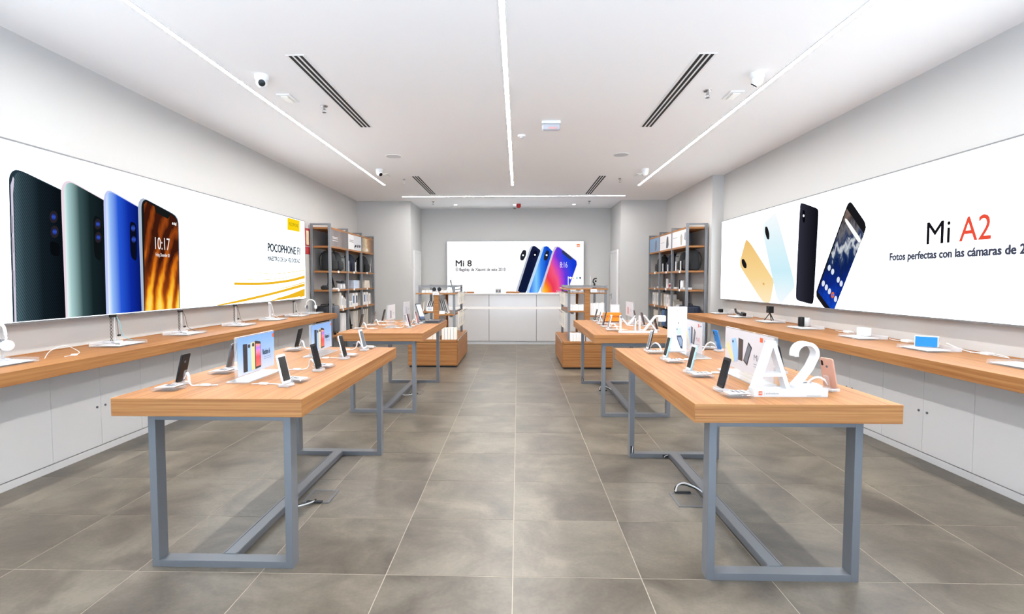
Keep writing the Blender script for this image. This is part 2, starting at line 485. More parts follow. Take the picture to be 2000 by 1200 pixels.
# doors in the two sides of the recess
def recess_door(n, x, sgn, label):
    d = thing('door_%d' % n, label, 'door', (x, 12.75, 0)); d['kind'] = 'structure'
    y0, y1 = 12.32, 13.18
    MB().box(x, x + sgn * 0.02, y0 + 0.06, y1 - 0.06, 0.0, 2.03).build('door_leaf', M_LAC, d, 0.002, world=True)
    for a, b in ((y0, y0 + 0.06), (y1 - 0.06, y1)):
        MB().box(x, x + sgn * 0.035, a, b, 0, 2.09).build('jamb', M_LAC, d, 0.002, world=True)
    MB().box(x, x + sgn * 0.035, y0 + 0.06, y1 - 0.06, 2.03, 2.09).build('door_head', M_LAC, d, 0.002, world=True)
    yh = 13.06
    h = MB().box(x + sgn * 0.02, x + sgn * 0.028, yh - 0.02, yh + 0.02, 0.94, 1.08).build('handle_plate', M_CHROME, d, world=True)
    MB().tube([(x + sgn * 0.028, yh, 1.04), (x + sgn * 0.07, yh, 1.04), (x + sgn * 0.075, yh - 0.02, 1.04), (x + sgn * 0.075, yh - 0.12, 1.04)], 0.009, 8).build('lever_handle', M_CHROME, d, world=True)
recess_door(1, XRL, 1, 'white door in left side of the back recess')
recess_door(2, XRR, -1, 'white door with lever handle in right side of the back recess')

# ------------------------------------------------------------------ ceiling fittings
def strip(label, x0, x1, y0, y1):
    t = thing('linear_light', label, 'ceiling light', ((x0 + x1) / 2, (y0 + y1) / 2, ZC), 0, 'recessed linear lights')
    MB().box(x0, x1, y0, y1, ZC - 0.004, ZC - 0.001).build('diffuser', M_STRIP, t, world=True)
    m = MB(); g = 0.006
    m.box(x0 - g, x0, y0 - g, y1 + g, ZC - 0.006, ZC); m.box(x1, x1 + g, y0 - g, y1 + g, ZC - 0.006, ZC)
    m.box(x0, x1, y0 - g, y0, ZC - 0.006, ZC); m.box(x0, x1, y1, y1 + g, ZC - 0.006, ZC)
    m.build('trim_profile', M_WHITE, t, world=True)
strip('long glowing linear light on left side of the ceiling', -2.494, -2.46, 0.2, 10.05)
strip('long glowing linear light down the middle of the ceiling', -0.124, -0.088, 0.2, 10.13)
strip('long glowing linear light on right side of the ceiling', 2.223, 2.257, 0.2, 10.2)
strip('crosswise glowing linear light near the back recess', -2.44, 2.23, 11.415, 11.45)

def vent(label, x, y0, y1, n=3, wd=0.15):
    t = thing('slot_diffuser', label, 'air vent', (x, (y0 + y1) / 2, ZC), 0, 'black slot air vents')
    MB().box(x - wd / 2, x + wd / 2, y0, y1, ZC - 0.005, ZC).build('frame', M_WHITE, t, world=True)
    for i in range(3):
        cx = x + (i - 1) * 0.043
        MB().box(cx - 0.0125, cx + 0.0125, y0 + 0.012, y1 - 0.012, ZC - 0.0062, ZC - 0.004).build('slot', M_SLOT, t, world=True)
vent('long black slot air vent at left front of the ceiling', -1.752, 4.28, 6.28)
vent('long black slot air vent at right front of the ceiling', 1.475, 4.34, 6.36)
vent('short looking black slot air vent near left back of the ceiling', -1.745, 9.2, 11.15)
vent('short looking black slot air vent near right back of the ceiling', 1.43, 9.25, 11.2)

def dome_camera(label, px, py, aim):
    p = onz(px, py, ZC)
    t = thing('dome_camera', label, 'security camera', p, 0, 'dome cameras on the ceiling')
    MB().lathe([(0, 0), (0.058, 0), (0.058, -0.03), (0.05, -0.045), (0, -0.045)], seg=24).build('mount', M_WHITE, t, smooth=True)
    d = Vector(aim).normalized(); rot = d.to_track_quat('Z', 'Y').to_matrix(); c = Vector((0, 0, -0.06))
    prof = [(0, -0.048)] + [(0.048 * math.cos(a), 0.048 * math.sin(a)) for a in [(-80 + 12 * i) * PI / 180 for i in range(12)]]
    b = MB().lathe(prof + [(0.03, 0.043), (0, 0.043)], c, 24, 'Z', rot).build('eyeball', M_WHITE, t, smooth=True)
    MB().lathe([(0, 0.044), (0.029, 0.0445), (0.027, 0.049), (0.012, 0.051), (0, 0.052)], c, 20, 'Z', rot).build('lens', M_BLACK, t, smooth=True)
dome_camera('white dome camera with black lens at left front of the ceiling', 511, 147, (0.45, -1, -0.5))
dome_camera('white dome camera turned inward at right front of the ceiling', 1479, 143, (-0.5, 0.35, -0.9))
dome_camera('small white dome camera beside far end of left linear light', 741, 331, (0.6, -0.5, -0.6))
dome_camera('small white dome camera beside far end of right linear light', 1260, 330, (-0.6, 0.6, -0.6))
M_LAMPW = pm('emergency_diffuser', rgb(246, 244, 236), 0.3)
def emergency(label, px, py):
    p = onz(px, py, ZC)
    t = thing('emergency_light', label, 'emergency light', p, 0, 'flush emergency lights')
    MB().box(-0.065, 0.065, -0.115, 0.115, -0.012, 0).build('frame', M_WHITE, t, 0.003)
    MB().box(-0.035, 0.035, -0.085, 0.085, -0.022, -0.011).build('diffuser', M_LAMPW, t, 0.006)
emergency('rectangular emergency light beside left front dome camera', 562, 191)
emergency('rectangular emergency light beside right front dome camera', 1432, 185)
emergency('small rectangular emergency light behind left far dome camera', 753, 341)
emergency('small rectangular emergency light beside right far dome camera', 1248, 341)
def sprinkler(label, px, py):
    p = onz(px, py, ZC)
    t = thing('sprinkler', label, 'sprinkler', p, 0, 'ceiling sprinklers')
    MB().lathe([(0, 0), (0.038, 0), (0.034, -0.008), (0.012, -0.012), (0.012, -0.035), (0, -0.035)], seg=18).build('escutcheon', M_CHROME, t, smooth=True)
    m = MB()
    for s_ in (-1, 1): m.tube([(0.011 * s_, 0, -0.033), (0.016 * s_, 0, -0.05), (0.004 * s_, 0, -0.064)], 0.003, 6)
    m.build('frame_arms', M_CHROME, t)
    MB().cyl((0, 0, -0.068), 0.02, 0.004, 14).build('deflector', M_CHROME, t)
sprinkler('chrome sprinkler beside left front slot vent', 633, 207)
sprinkler('chrome sprinkler beside right front slot vent', 1382, 177)
sprinkler('tiny sprinkler left of the far left slot vent', 789, 350)
sprinkler('tiny sprinkler right of the far right slot vent', 1211, 349)
sprinkler('tiny sprinkler behind left end of the crosswise light', 846, 394)
sprinkler('tiny sprinkler behind right end of the crosswise light', 1151, 393)
M_GRILLE = pm('speaker_grille', rgb(206, 206, 208), 0.8)
def ceiling_speaker(label, px, py):
    t = thing('ceiling_speaker', label, 'speaker', onz(px, py, ZC), 0, 'round ceiling speakers')
    MB().lathe([(0.105, 0), (0.118, 0), (0.116, -0.006), (0.105, -0.008)], seg=28).build('rim', M_WHITE, t, smooth=True)
    MB().lathe([(0, -0.006), (0.105, -0.004), (0.105, 0), (0, 0)], seg=28).build('grille', M_GRILLE, t, smooth=True)
ceiling_speaker('round grey ceiling speaker left of the middle light', 769, 305)
ceiling_speaker('round grey ceiling speaker right of the middle light', 1213, 302)
t = thing('exit_light', 'grey box emergency exit lamp hanging right of the middle light', 'exit light', onz(1076, 238, ZC))
MB().box(-0.105, 0.105, -0.05, 0.05, -0.03, 0).build('mount', M_WHITE, t, 0.004)
MB().box(-0.1, 0.1, -0.045, 0.045, -0.095, -0.03).build('housing', pm('exit_grey', rgb(196, 200, 208), 0.25), t, 0.018, seg=3)
MB().box(-0.03, 0.07, -0.0475, -0.045, -0.088, -0.07).build('warning_stripe', pm('pale_red', rgb(222, 170, 168), 0.4), t)
t = thing('smoke_detector', 'small white smoke detector beside the middle light', 'smoke detector', onz(1019, 264, ZC))
MB().lathe([(0, 0), (0.05, 0), (0.05, -0.012), (0.044, -0.022), (0, -0.022)], seg=22).build('base', M_WHITE, t, smooth=True)
MB().lathe([(0.024, -0.02), (0.024, -0.034), (0.016, -0.04), (0, -0.04)], seg=18).build('sensor_chamber', M_GRILLE, t, smooth=True)
M_DOWN = em('downlight_glow', (1, 0.96, 0.9, 1), 25)
for lb, px, py in (('left', 890, 400), ('middle', 1005, 400), ('right', 1121, 399)):
    t = thing('downlight', 'small round glowing downlight, %s of three over the back recess' % lb, 'downlight', onz(px, py, ZC), 0, 'downlights over the back recess')
    MB().lathe([(0.036, 0), (0.05, 0), (0.048, -0.006), (0.036, -0.008)], seg=22).build('rim', M_WHITE, t, smooth=True)
    MB().cyl((0, 0, -0.004), 0.036, 0.003, 20).build('lamp', M_DOWN, t)
t = thing('fire_alarm_sounder', 'red fire alarm sounder hanging before the back recess', 'alarm', onz(1013, 397, ZC))
MB().lathe([(0, 0), (0.045, 0), (0.045, -0.02), (0, -0.02)], seg=20).build('base', M_WHITE, t, smooth=True)
MB().lathe([(0, -0.02), (0.05, -0.02), (0.05, -0.075), (0.04, -0.1), (0.022, -0.115), (0, -0.118)], seg=20).build('sounder_body', pm('alarm_red', rgb(186, 30, 26), 0.35), t, smooth=True)
t = thing('dome_sensor', 'tiny grey dome sensor left of the red alarm', 'sensor', onz(1005.5, 404, ZC))
MB().lathe([(0, 0), (0.05, 0), (0.05, -0.02), (0, -0.02)], seg=18).build('base', M_WHITE, t, smooth=True)
MB().lathe([(0.03, -0.02), (0.028, -0.04), (0.016, -0.055), (0, -0.058)], seg=16).build('dome', pm('smoked_grey', rgb(110, 112, 116), 0.2), t, smooth=True)

# ------------------------------------------------------------------ lightboxes
M_BOXFRAME = pm('aluminium_frame', rgb(120, 121, 124), 0.45, 0.4)
K = 1.0
def lightbox_x(label, x, xw, y0, y1, z0, z1, sgn):
    t = thing('lightbox', label, 'illuminated sign', (x, (y0 + y1) / 2, z0))
    a, b = sorted((x, xw))
    f = 0.012
    m = MB()
    m.box(a, b, y0, y1, z0, z0 + f); m.box(a, b, y0, y1, z1 - f, z1); m.box(a, b, y0, y0 + f, z0 + f, z1 - f); m.box(a, b, y1 - f, y1, z0 + f, z1 - f)
    m.build('frame', M_BOXFRAME, t, world=True)
    p = x - sgn * 0.003
    m = MB(); a, b = sorted((p, p - sgn * 0.004)); m.box(a, b, y0 + f, y1 - f, z0 + f, z1 - f)
    m.build('light_panel', M_PANEL, t, world=True)
    return t
def eg(name, axis, stops, strength=1.0, **kw): return grad(name, axis, stops, strength, **kw)
E1 = lambda n, r, g, b, s=1.0: em(n, rgb(r, g, b), s * PRINT)

# left lightbox
XB = -3.5
LB = lightbox_x('backlit white sign with four giant phones on the left wall', XB, XL, 1.3, 8.83, 1.085, 2.365, 1)
SL = Surf((XB - 0.003, 0, 0), (0, 1, 0), (1, 0, 0))
def gphone(name, frame_pts, frame_mat, back_pts, back_mat, order):
    f = print_px(LB, name, SL, frame_pts, frame_mat, 0.0004 + order * 0.0012)
    b = print_px(f, 'printed_back', SL, back_pts, back_mat, 0.0008 + order * 0.0012)
    return f
def weave():
    m, N, L = new_mat('carbon_weave_print')
    N.remove(N['Principled BSDF'])
    tc = N.new('ShaderNodeTexCoord'); mp = N.new('ShaderNodeMapping'); L.new(tc.outputs['Generated'], mp.inputs[0])
    mp.inputs['Rotation'].default_value = (0.6, 0, 0); mp.inputs['Scale'].default_value = (1, 1, 1)
    wv = N.new('ShaderNodeTexWave'); wv.bands_direction = 'Z'; wv.inputs['Scale'].default_value = 14; wv.inputs['Distortion'].default_value = 0.4
    L.new(mp.outputs[0], wv.inputs[0])
    sp = N.new('ShaderNodeSeparateXYZ'); L.new(tc.outputs['Generated'], sp.inputs[0])
    r1 = ramp(N, [(0.0, rgb(92, 120, 130)), (0.18, rgb(58, 78, 88)), (0.5, rgb(24, 36, 44)), (1, rgb(10, 16, 22))]); L.new(sp.outputs[1], r1.inputs[0])
    r2 = ramp(N, [(0.2, rgb(12, 22, 30)), (0.8, rgb(36, 50, 60))]); L.new(wv.outputs[0], r2.inputs[0])
    mx = N.new('ShaderNodeMix'); mx.data_type = 'RGBA'; mx.blend_type = 'MULTIPLY'; mx.inputs[0].default_value = 0.55
    L.new(r1.outputs[0], mx.inputs[6]); L.new(wv.outputs[0], mx.inputs[7])
    e = N.new('ShaderNodeEmission'); e.inputs[1].default_value = PRINT; L.new(mx.outputs[2], e.inputs[0]); L.new(e.outputs[0], N['Material Output'].inputs[0])
    return m
BOT = lambda x: 632.0 - x * 0.0845      # lower edge of the lit panel in the photograph
f1 = gphone('printed_phone', smooth_px([(17, 358), (18, 344), (23, 335), (31, 331.5), (44, 334.5), (124, 373), (128, BOT(128)), (25, BOT(25))], 0.3, 3, (5, 6, 7)), E1('p_dark_edge', 40, 56, 66), smooth_px([(26.5, 356), (27.5, 345), (31, 338.5), (37, 336), (46, 338), (124, 375), (128, BOT(128)), (33, BOT(33))], 0.3, 3, (5, 6, 7)), weave(), 0)
print_px(f1, 'printed_edge', SL, [(20, 362), (25, 345), (27, 350), (25, 380), (32, BOT(32)), (28, BOT(28))], E1('p_silver', 214, 208, 226), 0.0016)
for a in ((21, 421, 24, 456), (22, 463, 25, 494), (24, 528, 27, 560)):
    print_px(f1, 'printed_button', SL, [(a[0], a[1]), (a[2], a[1] + 1), (a[2] + 1, a[3]), (a[0] + 1, a[3])], E1('p_button', 168, 164, 180), 0.002)
M_LENSP = eg('lens_print', 2, [(0, rgb(16, 20, 40)), (0.5, rgb(50, 80, 190)), (1, rgb(14, 16, 30))])
M_RINGP = E1('lens_ring_print', 40, 34, 40)
for cx, cy in ((104, 424), (106, 453)):
    r_ = print_px(f1, 'printed_lens', SL, ell_px((cx, cy), 8, 12), M_RINGP, 0.002)
    print_px(f1, 'printed_lens', SL, ell_px((cx, cy), 4, 7), M_LENSP, 0.0027)
print_px(f1, 'printed_fingerprint_pad', SL, smooth_px([(97, 470), (116, 476), (116, 502), (98, 498)], 0.3), E1('p_pad', 8, 12, 16), 0.002)
M_P2 = eg('phone_print_steel', 1, [(0, rgb(235, 255, 252)), (0.1, rgb(170, 205, 205)), (0.35, rgb(60, 84, 86)), (0.6, rgb(22, 36, 40)), (1, rgb(12, 20, 24))])
f2 = gphone('printed_phone', smooth_px([(118.5, 378), (119.5, 365), (124, 356.5), (132, 352.5), (143, 356), (205, 391), (210, BOT(210)), (128, BOT(128))], 0.3, 3, (5, 6, 7)), E1('p_pink_edge', 236, 220, 232), smooth_px([(124.5, 378), (125.5, 367), (129, 359.5), (136, 356.5), (145, 359.5), (205, 393), (210, BOT(210)), (132, BOT(132))], 0.3, 3, (5, 6, 7)), M_P2, 1)
print_px(f2, 'printed_camera_bar', SL, smooth_px([(181, 419), (199, 428), (199, 512), (183, 503)], 0.3), E1('p_camera_bar', 14, 20, 22), 0.0032)
for cx, cy in ((190, 438), (191, 464)):
    print_px(f2, 'printed_lens', SL, ell_px((cx, cy), 6.5, 10.5), M_RINGP, 0.0039)
    print_px(f2, 'printed_lens', SL, ell_px((cx, cy), 3.5, 6), M_LENSP, 0.0046)
M_P3 = eg('phone_print_blue', 1, [(0, rgb(240, 250, 255)), (0.12, rgb(150, 190, 250)), (0.35, rgb(40, 90, 215)), (0.65, rgb(14, 44, 160)), (1, rgb(8, 22, 96))])
f3 = gphone('printed_phone', smooth_px([(201.5, 394), (202.5, 382), (206, 374.5), (212, 371.5), (221, 375), (271, 404), (276, BOT(276)), (207, BOT(207))], 0.3, 3, (5, 6, 7)), E1('p_blue_edge', 196, 206, 250), smooth_px([(206.5, 394), (207.5, 384), (210.5, 377.5), (215, 375.5), (223, 378.5), (271, 406), (276, BOT(276)), (212, BOT(212))], 0.3, 3, (5, 6, 7)), M_P3, 2)
print_px(f3, 'printed_camera_bar', SL, smooth_px([(252, 431), (266, 438), (267, 512), (254, 503)], 0.3), E1('p_camera_bar2', 10, 14, 34), 0.0044)
for cx, cy in ((259, 446), (260, 468)): print_px(f3, 'printed_lens', SL, ell_px((cx, cy), 4, 7), M_LENSP, 0.0051)
f4 = gphone('printed_phone', smooth_px([(268.5, 408), (269.5, 396), (273, 389.5), (279, 387), (287, 390.5), (332, 414), (342, 420.5), (347, 428), (349, 440), (351, BOT(351)), (276, BOT(276))], 0.3, 3, (9, 10)), E1('p_grey_edge', 176, 188, 206), smooth_px([(275, 408), (276, 398), (279, 392), (284, 390), (291, 393.5), (333, 416), (341, 421.5), (345.5, 429), (347.5, 440), (350, BOT(350)), (281, BOT(281))], 0.3, 3, (9, 10)), E1('p_bezel', 24, 26, 26), 3)
def flame():
    m, N, L = new_mat('flame_print')
    N.remove(N['Principled BSDF'])
    tc = N.new('ShaderNodeTexCoord'); mp = N.new('ShaderNodeMapping'); L.new(tc.outputs['Generated'], mp.inputs[0])
    mp.inputs['Location'].default_value = (0, -1.25, 0.12); mp.inputs['Scale'].default_value = (0.0, 1.0, 1.0)
    wv = N.new('ShaderNodeTexWave'); wv.wave_type = 'RINGS'; wv.rings_direction = 'SPHERICAL'
    for k_, v_ in (('Scale', 1.25), ('Distortion', 7.0), ('Detail', 4.0), ('Detail Scale', 0.9), ('Detail Roughness', 0.6)): wv.inputs[k_].default_value = v_
    L.new(mp.outputs[0], wv.inputs[0])
    sp = N.new('ShaderNodeSeparateXYZ'); L.new(tc.outputs['Generated'], sp.inputs[0])
    r1 = ramp(N, [(0.0, rgb(60, 24, 14)), (0.35, rgb(140, 62, 20)), (0.6, rgb(222, 120, 26)), (0.85, rgb(255, 196, 50)), (1, rgb(255, 226, 110))])
    a = N.new('ShaderNodeMapRange'); L.new(sp.outputs[2], a.inputs[0]); a.inputs[1].default_value = 0.0; a.inputs[2].default_value = 0.62; a.inputs[3].default_value = 0.42; a.inputs[4].default_value = -0.28
    b = N.new('ShaderNodeMath'); b.operation = 'MULTIPLY_ADD'; b.inputs[1].default_value = 0.55; L.new(wv.outputs[1], b.inputs[0]); L.new(a.outputs[0], b.inputs[2])
    c = N.new('ShaderNodeMath'); c.operation = 'ADD'; c.inputs[1].default_value = 0.1; L.new(b.outputs[0], c.inputs[0])
    L.new(c.outputs[0], r1.inputs[0])
    e = N.new('ShaderNodeEmission'); e.inputs[1].default_value = PRINT; L.new(r1.outputs[0], e.inputs[0]); L.new(e.outputs[0], N['Material Output'].inputs[0])
    return m
M_FLAME = flame()
print_px(f4, 'printed_screen', SL, [(280, 400), (284, 394), (300, 403), (303, 415), (327, 428), (332, 419), (342, 427), (346, 436), (349, BOT(349)), (282, BOT(282))], M_FLAME, 0.0056)
M_PW = E1('white_print', 250, 250, 250, 1.1)
text_px(f4, '10:17', SL, (302, 487), (331, 496), (302, 463), M_PW, 0.0066, -0.004, split=True)
text_px(f4, 'Friday, December 28', SL, (303, 503), (330, 508), (303, 494), M_PW, 0.0066, 0.008)
for i in range(3): print_px(f4, 'printed_signal_icon', SL, [(335 + i * 3, 435 + i), (337 + i * 3, 434.5 + i - i), (337 + i * 3, 439 + i), (335 + i * 3, 439 + i)], M_PW, 0.0066)
M_PY = E1('yellow_print', 252, 214, 22); M_PG = E1('gold_print', 240, 186, 40); M_PN = E1('navy_print', 52, 64, 74)
yt = print_px(LB, 'yellow_tag', SL, [(561, 425), (585, 431.5), (585, 453.5), (561, 449)], M_PY, 0.001)
text_px(yt, 'POCOPHONE', SL, (564.5, 440.5), (582, 444.5), (564.5, 434), E1('tag_ink', 150, 130, 20), 0.0024, 0.0)
text_px(LB, 'POCOPHONE F1', SL, (523, 491), (586, 497), (523, 475), M_PN, 0.0018, -0.003, split=True, bold=0.04, boldu=0.085)
text_px(LB, 'MAESTRO DE LA VELOCIDAD', SL, (523, 509), (586, 513.5), (523, 500.5), E1('grey_print', 96, 110, 120), 0.0018, -0.003, bold=0.07, boldu=0.09)
for pts, ws in (([(469, 528.5), (525, 535), (560, 533), (595, 528)], [0.6, 1.3, 1.3, 1.3]), ([(441, 543), (500, 547), (550, 544), (595, 534)], [0.6, 1.2, 1.2, 1.2]),
                ([(457, 554.5), (512, 554.5), (562, 549), (595, 541)], [5, 5, 5, 6]), ([(480, 566), (525, 562.5), (570, 556), (595, 547.5)], [0.5, 0.8, 0.8, 1]),
                ([(517, 568.5), (562, 561), (595, 551.5)], [0.6, 1.5, 2.2]), ([(424, 597), (475, 587), (537, 572.5), (595, 556.5)], [2, 5, 5, 6]),
                ([(490, 592), (550, 581), (595, 564.5)], [0.5, 1, 1.4]), ([(528, 588.5), (575, 577), (595, 571)], [0.6, 9, 13]), ([(572, 584.5), (595, 577.5)], [0.5, 2.5])):
    print_px(LB, 'gold_swoosh', SL, band_px(pts, ws), M_PG, 0.0014)

# right lightbox
XBR = 3.38
RB = lightbox_x('backlit white sign with four tumbling phones on the right wall', XBR, XR, 1.3, 9.13, 1.075, 2.37, -1)
SR = Surf((XBR + 0.003, 0, 0), (0, -1, 0), (-1, 0, 0))
def zr(pts): return [(1400 + x / 3, 250 + y / 3) for x, y in pts]
BOTR = lambda x: 585 + (x - 1408) * 0.0946
M_GOLD = eg('phone_print_gold', 2, [(0, rgb(255, 236, 196)), (0.4, rgb(250, 216, 150)), (1, rgb(240, 196, 120))])
g1 = print_px(RB, 'printed_phone', SR, smooth_px(zr([(172, 650), (200, 680), (330, 885), (334, 910), (314, 1027), (268, 1021), (138, 815), (135, 785)]), 0.2), M_GOLD, 0.0006)
print_px(g1, 'printed_camera', SR, smooth_px(zr([(146, 770), (160, 768), (176, 800), (174, 824), (160, 822), (147, 795)]), 0.35), E1('cam_oval', 30, 28, 30), 0.0014)
print_px(g1, 'printed_logo', SR, zr([(270, 905), (280, 912), (279, 924), (269, 917)]), E1('gold_logo', 220, 176, 104), 0.0014)
M_ICE = eg('phone_print_ice', 2, [(0, rgb(246, 252, 255)), (0.35, rgb(206, 240, 250)), (0.7, rgb(226, 246, 252)), (1, rgb(250, 253, 255))])
g2 = print_px(RB, 'printed_phone', SR, smooth_px(zr([(345, 492), (366, 565), (452, 890), (458, 935), (374, 1034), (352, 1000), (268, 610), (275, 560)]), 0.2), M_ICE, 0.0006)
print_px(g2, 'printed_camera', SR, smooth_px(zr([(284, 578), (297, 580), (309, 620), (308, 655), (295, 652), (283, 612)]), 0.35), E1('cam_oval', 30, 28, 30), 0.0014)
M_BLKP = eg('phone_print_black', 1, [(0, rgb(14, 14, 20)), (0.5, rgb(34, 34, 44)), (0.9, rgb(48, 48, 62)), (1, rgb(24, 24, 34))])
g3 = print_px(RB, 'printed_phone', SR, smooth_px(zr([(488, 443), (502, 440), (590, 472), (597, 490), (568, 1018), (558, 1035), (474, 1012), (462, 995)]), 0.25), M_BLKP, 0.0006)
print_px(g3, 'printed_camera', SR, smooth_px(zr([(503, 480), (518, 484), (518, 558), (503, 552)]), 0.4), E1('cam_black', 8, 8, 12), 0.0014)
print_px(g3, 'printed_flash', SR, ell_px(zr([(510, 515)])[0], 1.6, 2.6), M_PW, 0.002)
g4 = print_px(RB, 'printed_phone', SR, smooth_px(zr([(780, 434), (792, 440), (868, 550), (876, 590), (690, 1063), (632, 1058), (584, 990), (583, 955), (765, 450)]), 0.2), E1('p_bezel_r', 26, 26, 30), 0.0006)
M_EARTH = grad('coast_wallpaper_print', 2, [(0.0, rgb(20, 70, 190)), (0.25, rgb(14, 40, 130)), (0.45, rgb(16, 34, 84)), (0.55, rgb(40, 60, 100)), (0.62, rgb(210, 215, 220)), (0.68, rgb(30, 50, 90)), (0.8, rgb(110, 110, 116)), (0.9, rgb(66, 60, 64)), (1, rgb(120, 104, 96))], 1.0, 0.45, 4.0, True, (1, 2.4, 1.6))
print_px(g4, 'printed_screen', SR, zr([(763, 474), (864, 622), (858, 640), (690, 1063), (668, 1061), (594, 962), (598, 945)]), M_EARTH, 0.0014)
print_px(g4, 'printed_search_bar', SR, smooth_px(zr([(752, 530), (764, 534), (845, 650), (842, 672), (828, 668), (754, 552)]), 0.3), M_PW, 0.002)
for cx, cy in ((660, 820), (680, 843), (713, 890), (730, 913), (625, 912), (643, 935), (661, 958), (697, 1003)):
    c_ = zr([(cx, cy)])[0]; print_px(g4, 'printed_app_icon', SR, ell_px(c_, 3.0, 6.0, 0.1, 12), E1('icon_white', 225, 232, 245), 0.002)
c_ = zr([(680, 980)])[0]; print_px(g4, 'printed_app_icon', SR, ell_px(c_, 3.2, 6.2, 0.1, 12), E1('icon_orange', 232, 110, 50), 0.002)
print_px(g4, 'printed_app_icon', SR, ell_px(c_, 1.4, 2.6, 0.1, 10), E1('icon_blue', 60, 130, 240), 0.0026)
text_px(RB, 'Mi', SR, (1810, 477.5), (1855, 473), (1810, 436), E1('black_print', 26, 24, 28), 0.0014, -0.003, split=True, bold=0.012)
text_px(RB, 'A2', SR, (1874, 471.5), (1935, 467), (1874, 426), E1('red_print', 238, 84, 62), 0.0014, -0.003, split=True, bold=0.014)
_u0, _v0 = SR.uv((1738, 513.5)); _u1, _v = SR.uv((2003, 500)); _, _v1 = SR.uv((1738, 495.5))
text_on(RB, 'Fotos perfectas con las cámaras de 2', SR, _u0, _u1, _v0, _v1, E1('slate_print', 76, 80, 98), 0.0014, -0.003, bold=0.05, boldu=0.06)

# back lightbox
YBX = 13.3
BB = thing('lightbox', 'backlit white sign with tilted phones above the back counter', 'illuminated sign', (0, YBX, 1.07))
f = 0.012; bx0, bx1, bz0, bz1 = -1.757, 1.613, 1.07, 2.358
m = MB(); m.box(bx0, bx1, YBX, YB, bz0, bz0 + f); m.box(bx0, bx1, YBX, YB, bz1 - f, bz1); m.box(bx0, bx0 + f, YBX, YB, bz0 + f, bz1 - f); m.box(bx1 - f, bx1, YBX, YB, bz0 + f, bz1 - f)
m.build('frame', M_BOXFRAME, BB, world=True)
MB().box(bx0 + f, bx1 - f, YBX + 0.003, YBX + 0.007, bz0 + f, bz1 - f).build('light_panel', M_PANEL, BB, world=True)
SB = Surf((0, YBX + 0.003, 0), (1, 0, 0), (0, -1, 0))
def zb(pts): return [(860 + x / 5, 450 + y / 5) for x, y in pts]
text_px(BB, 'Mi 8', SB, (890.3, 520.6), (921, 520.6), (890.3, 508.8), E1('dark_grey_print', 70, 66, 68), 0.0014, -0.003, split=True, bold=0.06)
text_px(BB, 'El flagship de Xiaomi de este 2018', SB, (890.5, 531.5), (987, 531.5), (890.5, 523.4), E1('pale_grey_print', 158, 154, 156), 0.0014, -0.003, bold=0.07)
lg = print_px(BB, 'orange_logo', SB, smooth_px(zb([(1330, 131), (1365, 131), (1365, 166), (1330, 166)]), 0.12), E1('logo_print', 244, 140, 90), 0.0014)
text_px(lg, 'mi', SB, (1127.5, 481.6), (1131.5, 481.6), (1127.5, 478.2), M_PW, 0.0024, 0.01)
w1_ = print_px(BB, 'printed_phone', SB, smooth_px(zb([(770, 160), (850, 160), (840, 260), (720, 615), (600, 615), (700, 300)]), 0.15), E1('p_white_phone', 250, 250, 252, 1.45), 0.0006)
print_px(w1_, 'printed_camera', SB, smooth_px(zb([(808, 190), (838, 196), (838, 244), (810, 298), (780, 292), (780, 246)]), 0.35), E1('cam_navy', 34, 38, 48), 0.0014)
print_px(w1_, 'printed_flash', SB, ell_px(zb([(808, 244)])[0], 1.8, 1.8), M_PW, 0.002)
n1_ = print_px(BB, 'printed_phone', SB, smooth_px(zb([(888, 154), (905, 149), (930, 156), (982, 196), (836, 615), (728, 615), (870, 180)]), 0.15), E1('p_silver_navy', 190, 196, 210), 0.0010)
print_px(n1_, 'printed_back', SB, smooth_px(zb([(900, 160), (918, 152), (934, 160), (982, 198), (836, 615), (750, 615), (882, 200)]), 0.12), eg('phone_print_navy', 0, [(0, rgb(16, 26, 58)), (0.6, rgb(18, 26, 60)), (1, rgb(30, 36, 70))]), 0.0018)
print_px(n1_, 'printed_camera', SB, smooth_px(zb([(924, 196), (946, 206), (944, 240), (920, 268), (902, 262), (906, 226)]), 0.35), E1('cam_navy2', 10, 14, 34), 0.0024)
print_px(n1_, 'printed_flash', SB, ell_px(zb([(924, 240)])[0], 1.6, 1.8), M_PW, 0.003)
b1_ = print_px(BB, 'printed_phone', SB, smooth_px(zb([(1000, 158), (1025, 153), (1050, 156), (1100, 208), (960, 615), (832, 615), (985, 180)]), 0.15), E1('p_pale_blue', 196, 222, 250), 0.0022)
print_px(b1_, 'printed_back', SB, smooth_px(zb([(1012, 162), (1040, 155), (1054, 162), (1100, 210), (960, 615), (862, 615), (1002, 200)]), 0.12), eg('phone_print_azure', 0, [(0, rgb(30, 100, 230)), (0.3, rgb(130, 205, 255)), (0.5, rgb(50, 130, 240)), (0.75, rgb(20, 70, 200)), (1, rgb(30, 90, 220))]), 0.003)
print_px(b1_, 'printed_camera', SB, smooth_px(zb([(1040, 194), (1064, 202), (1062, 250), (1036, 300), (1010, 290), (1014, 240)]), 0.35), E1('cam_navy', 34, 38, 48), 0.0036)
print_px(b1_, 'printed_flash', SB, ell_px(zb([(1038, 243)])[0], 1.8, 1.8), M_PW, 0.0042)
s1_ = print_px(BB, 'printed_phone', SB, smooth_px(zb([(1115, 160), (1140, 154), (1165, 160), (1335, 296), (1338, 340), (1240, 615), (962, 615), (1100, 190)]), 0.14), E1('p_pale_frame', 214, 204, 224), 0.0034)
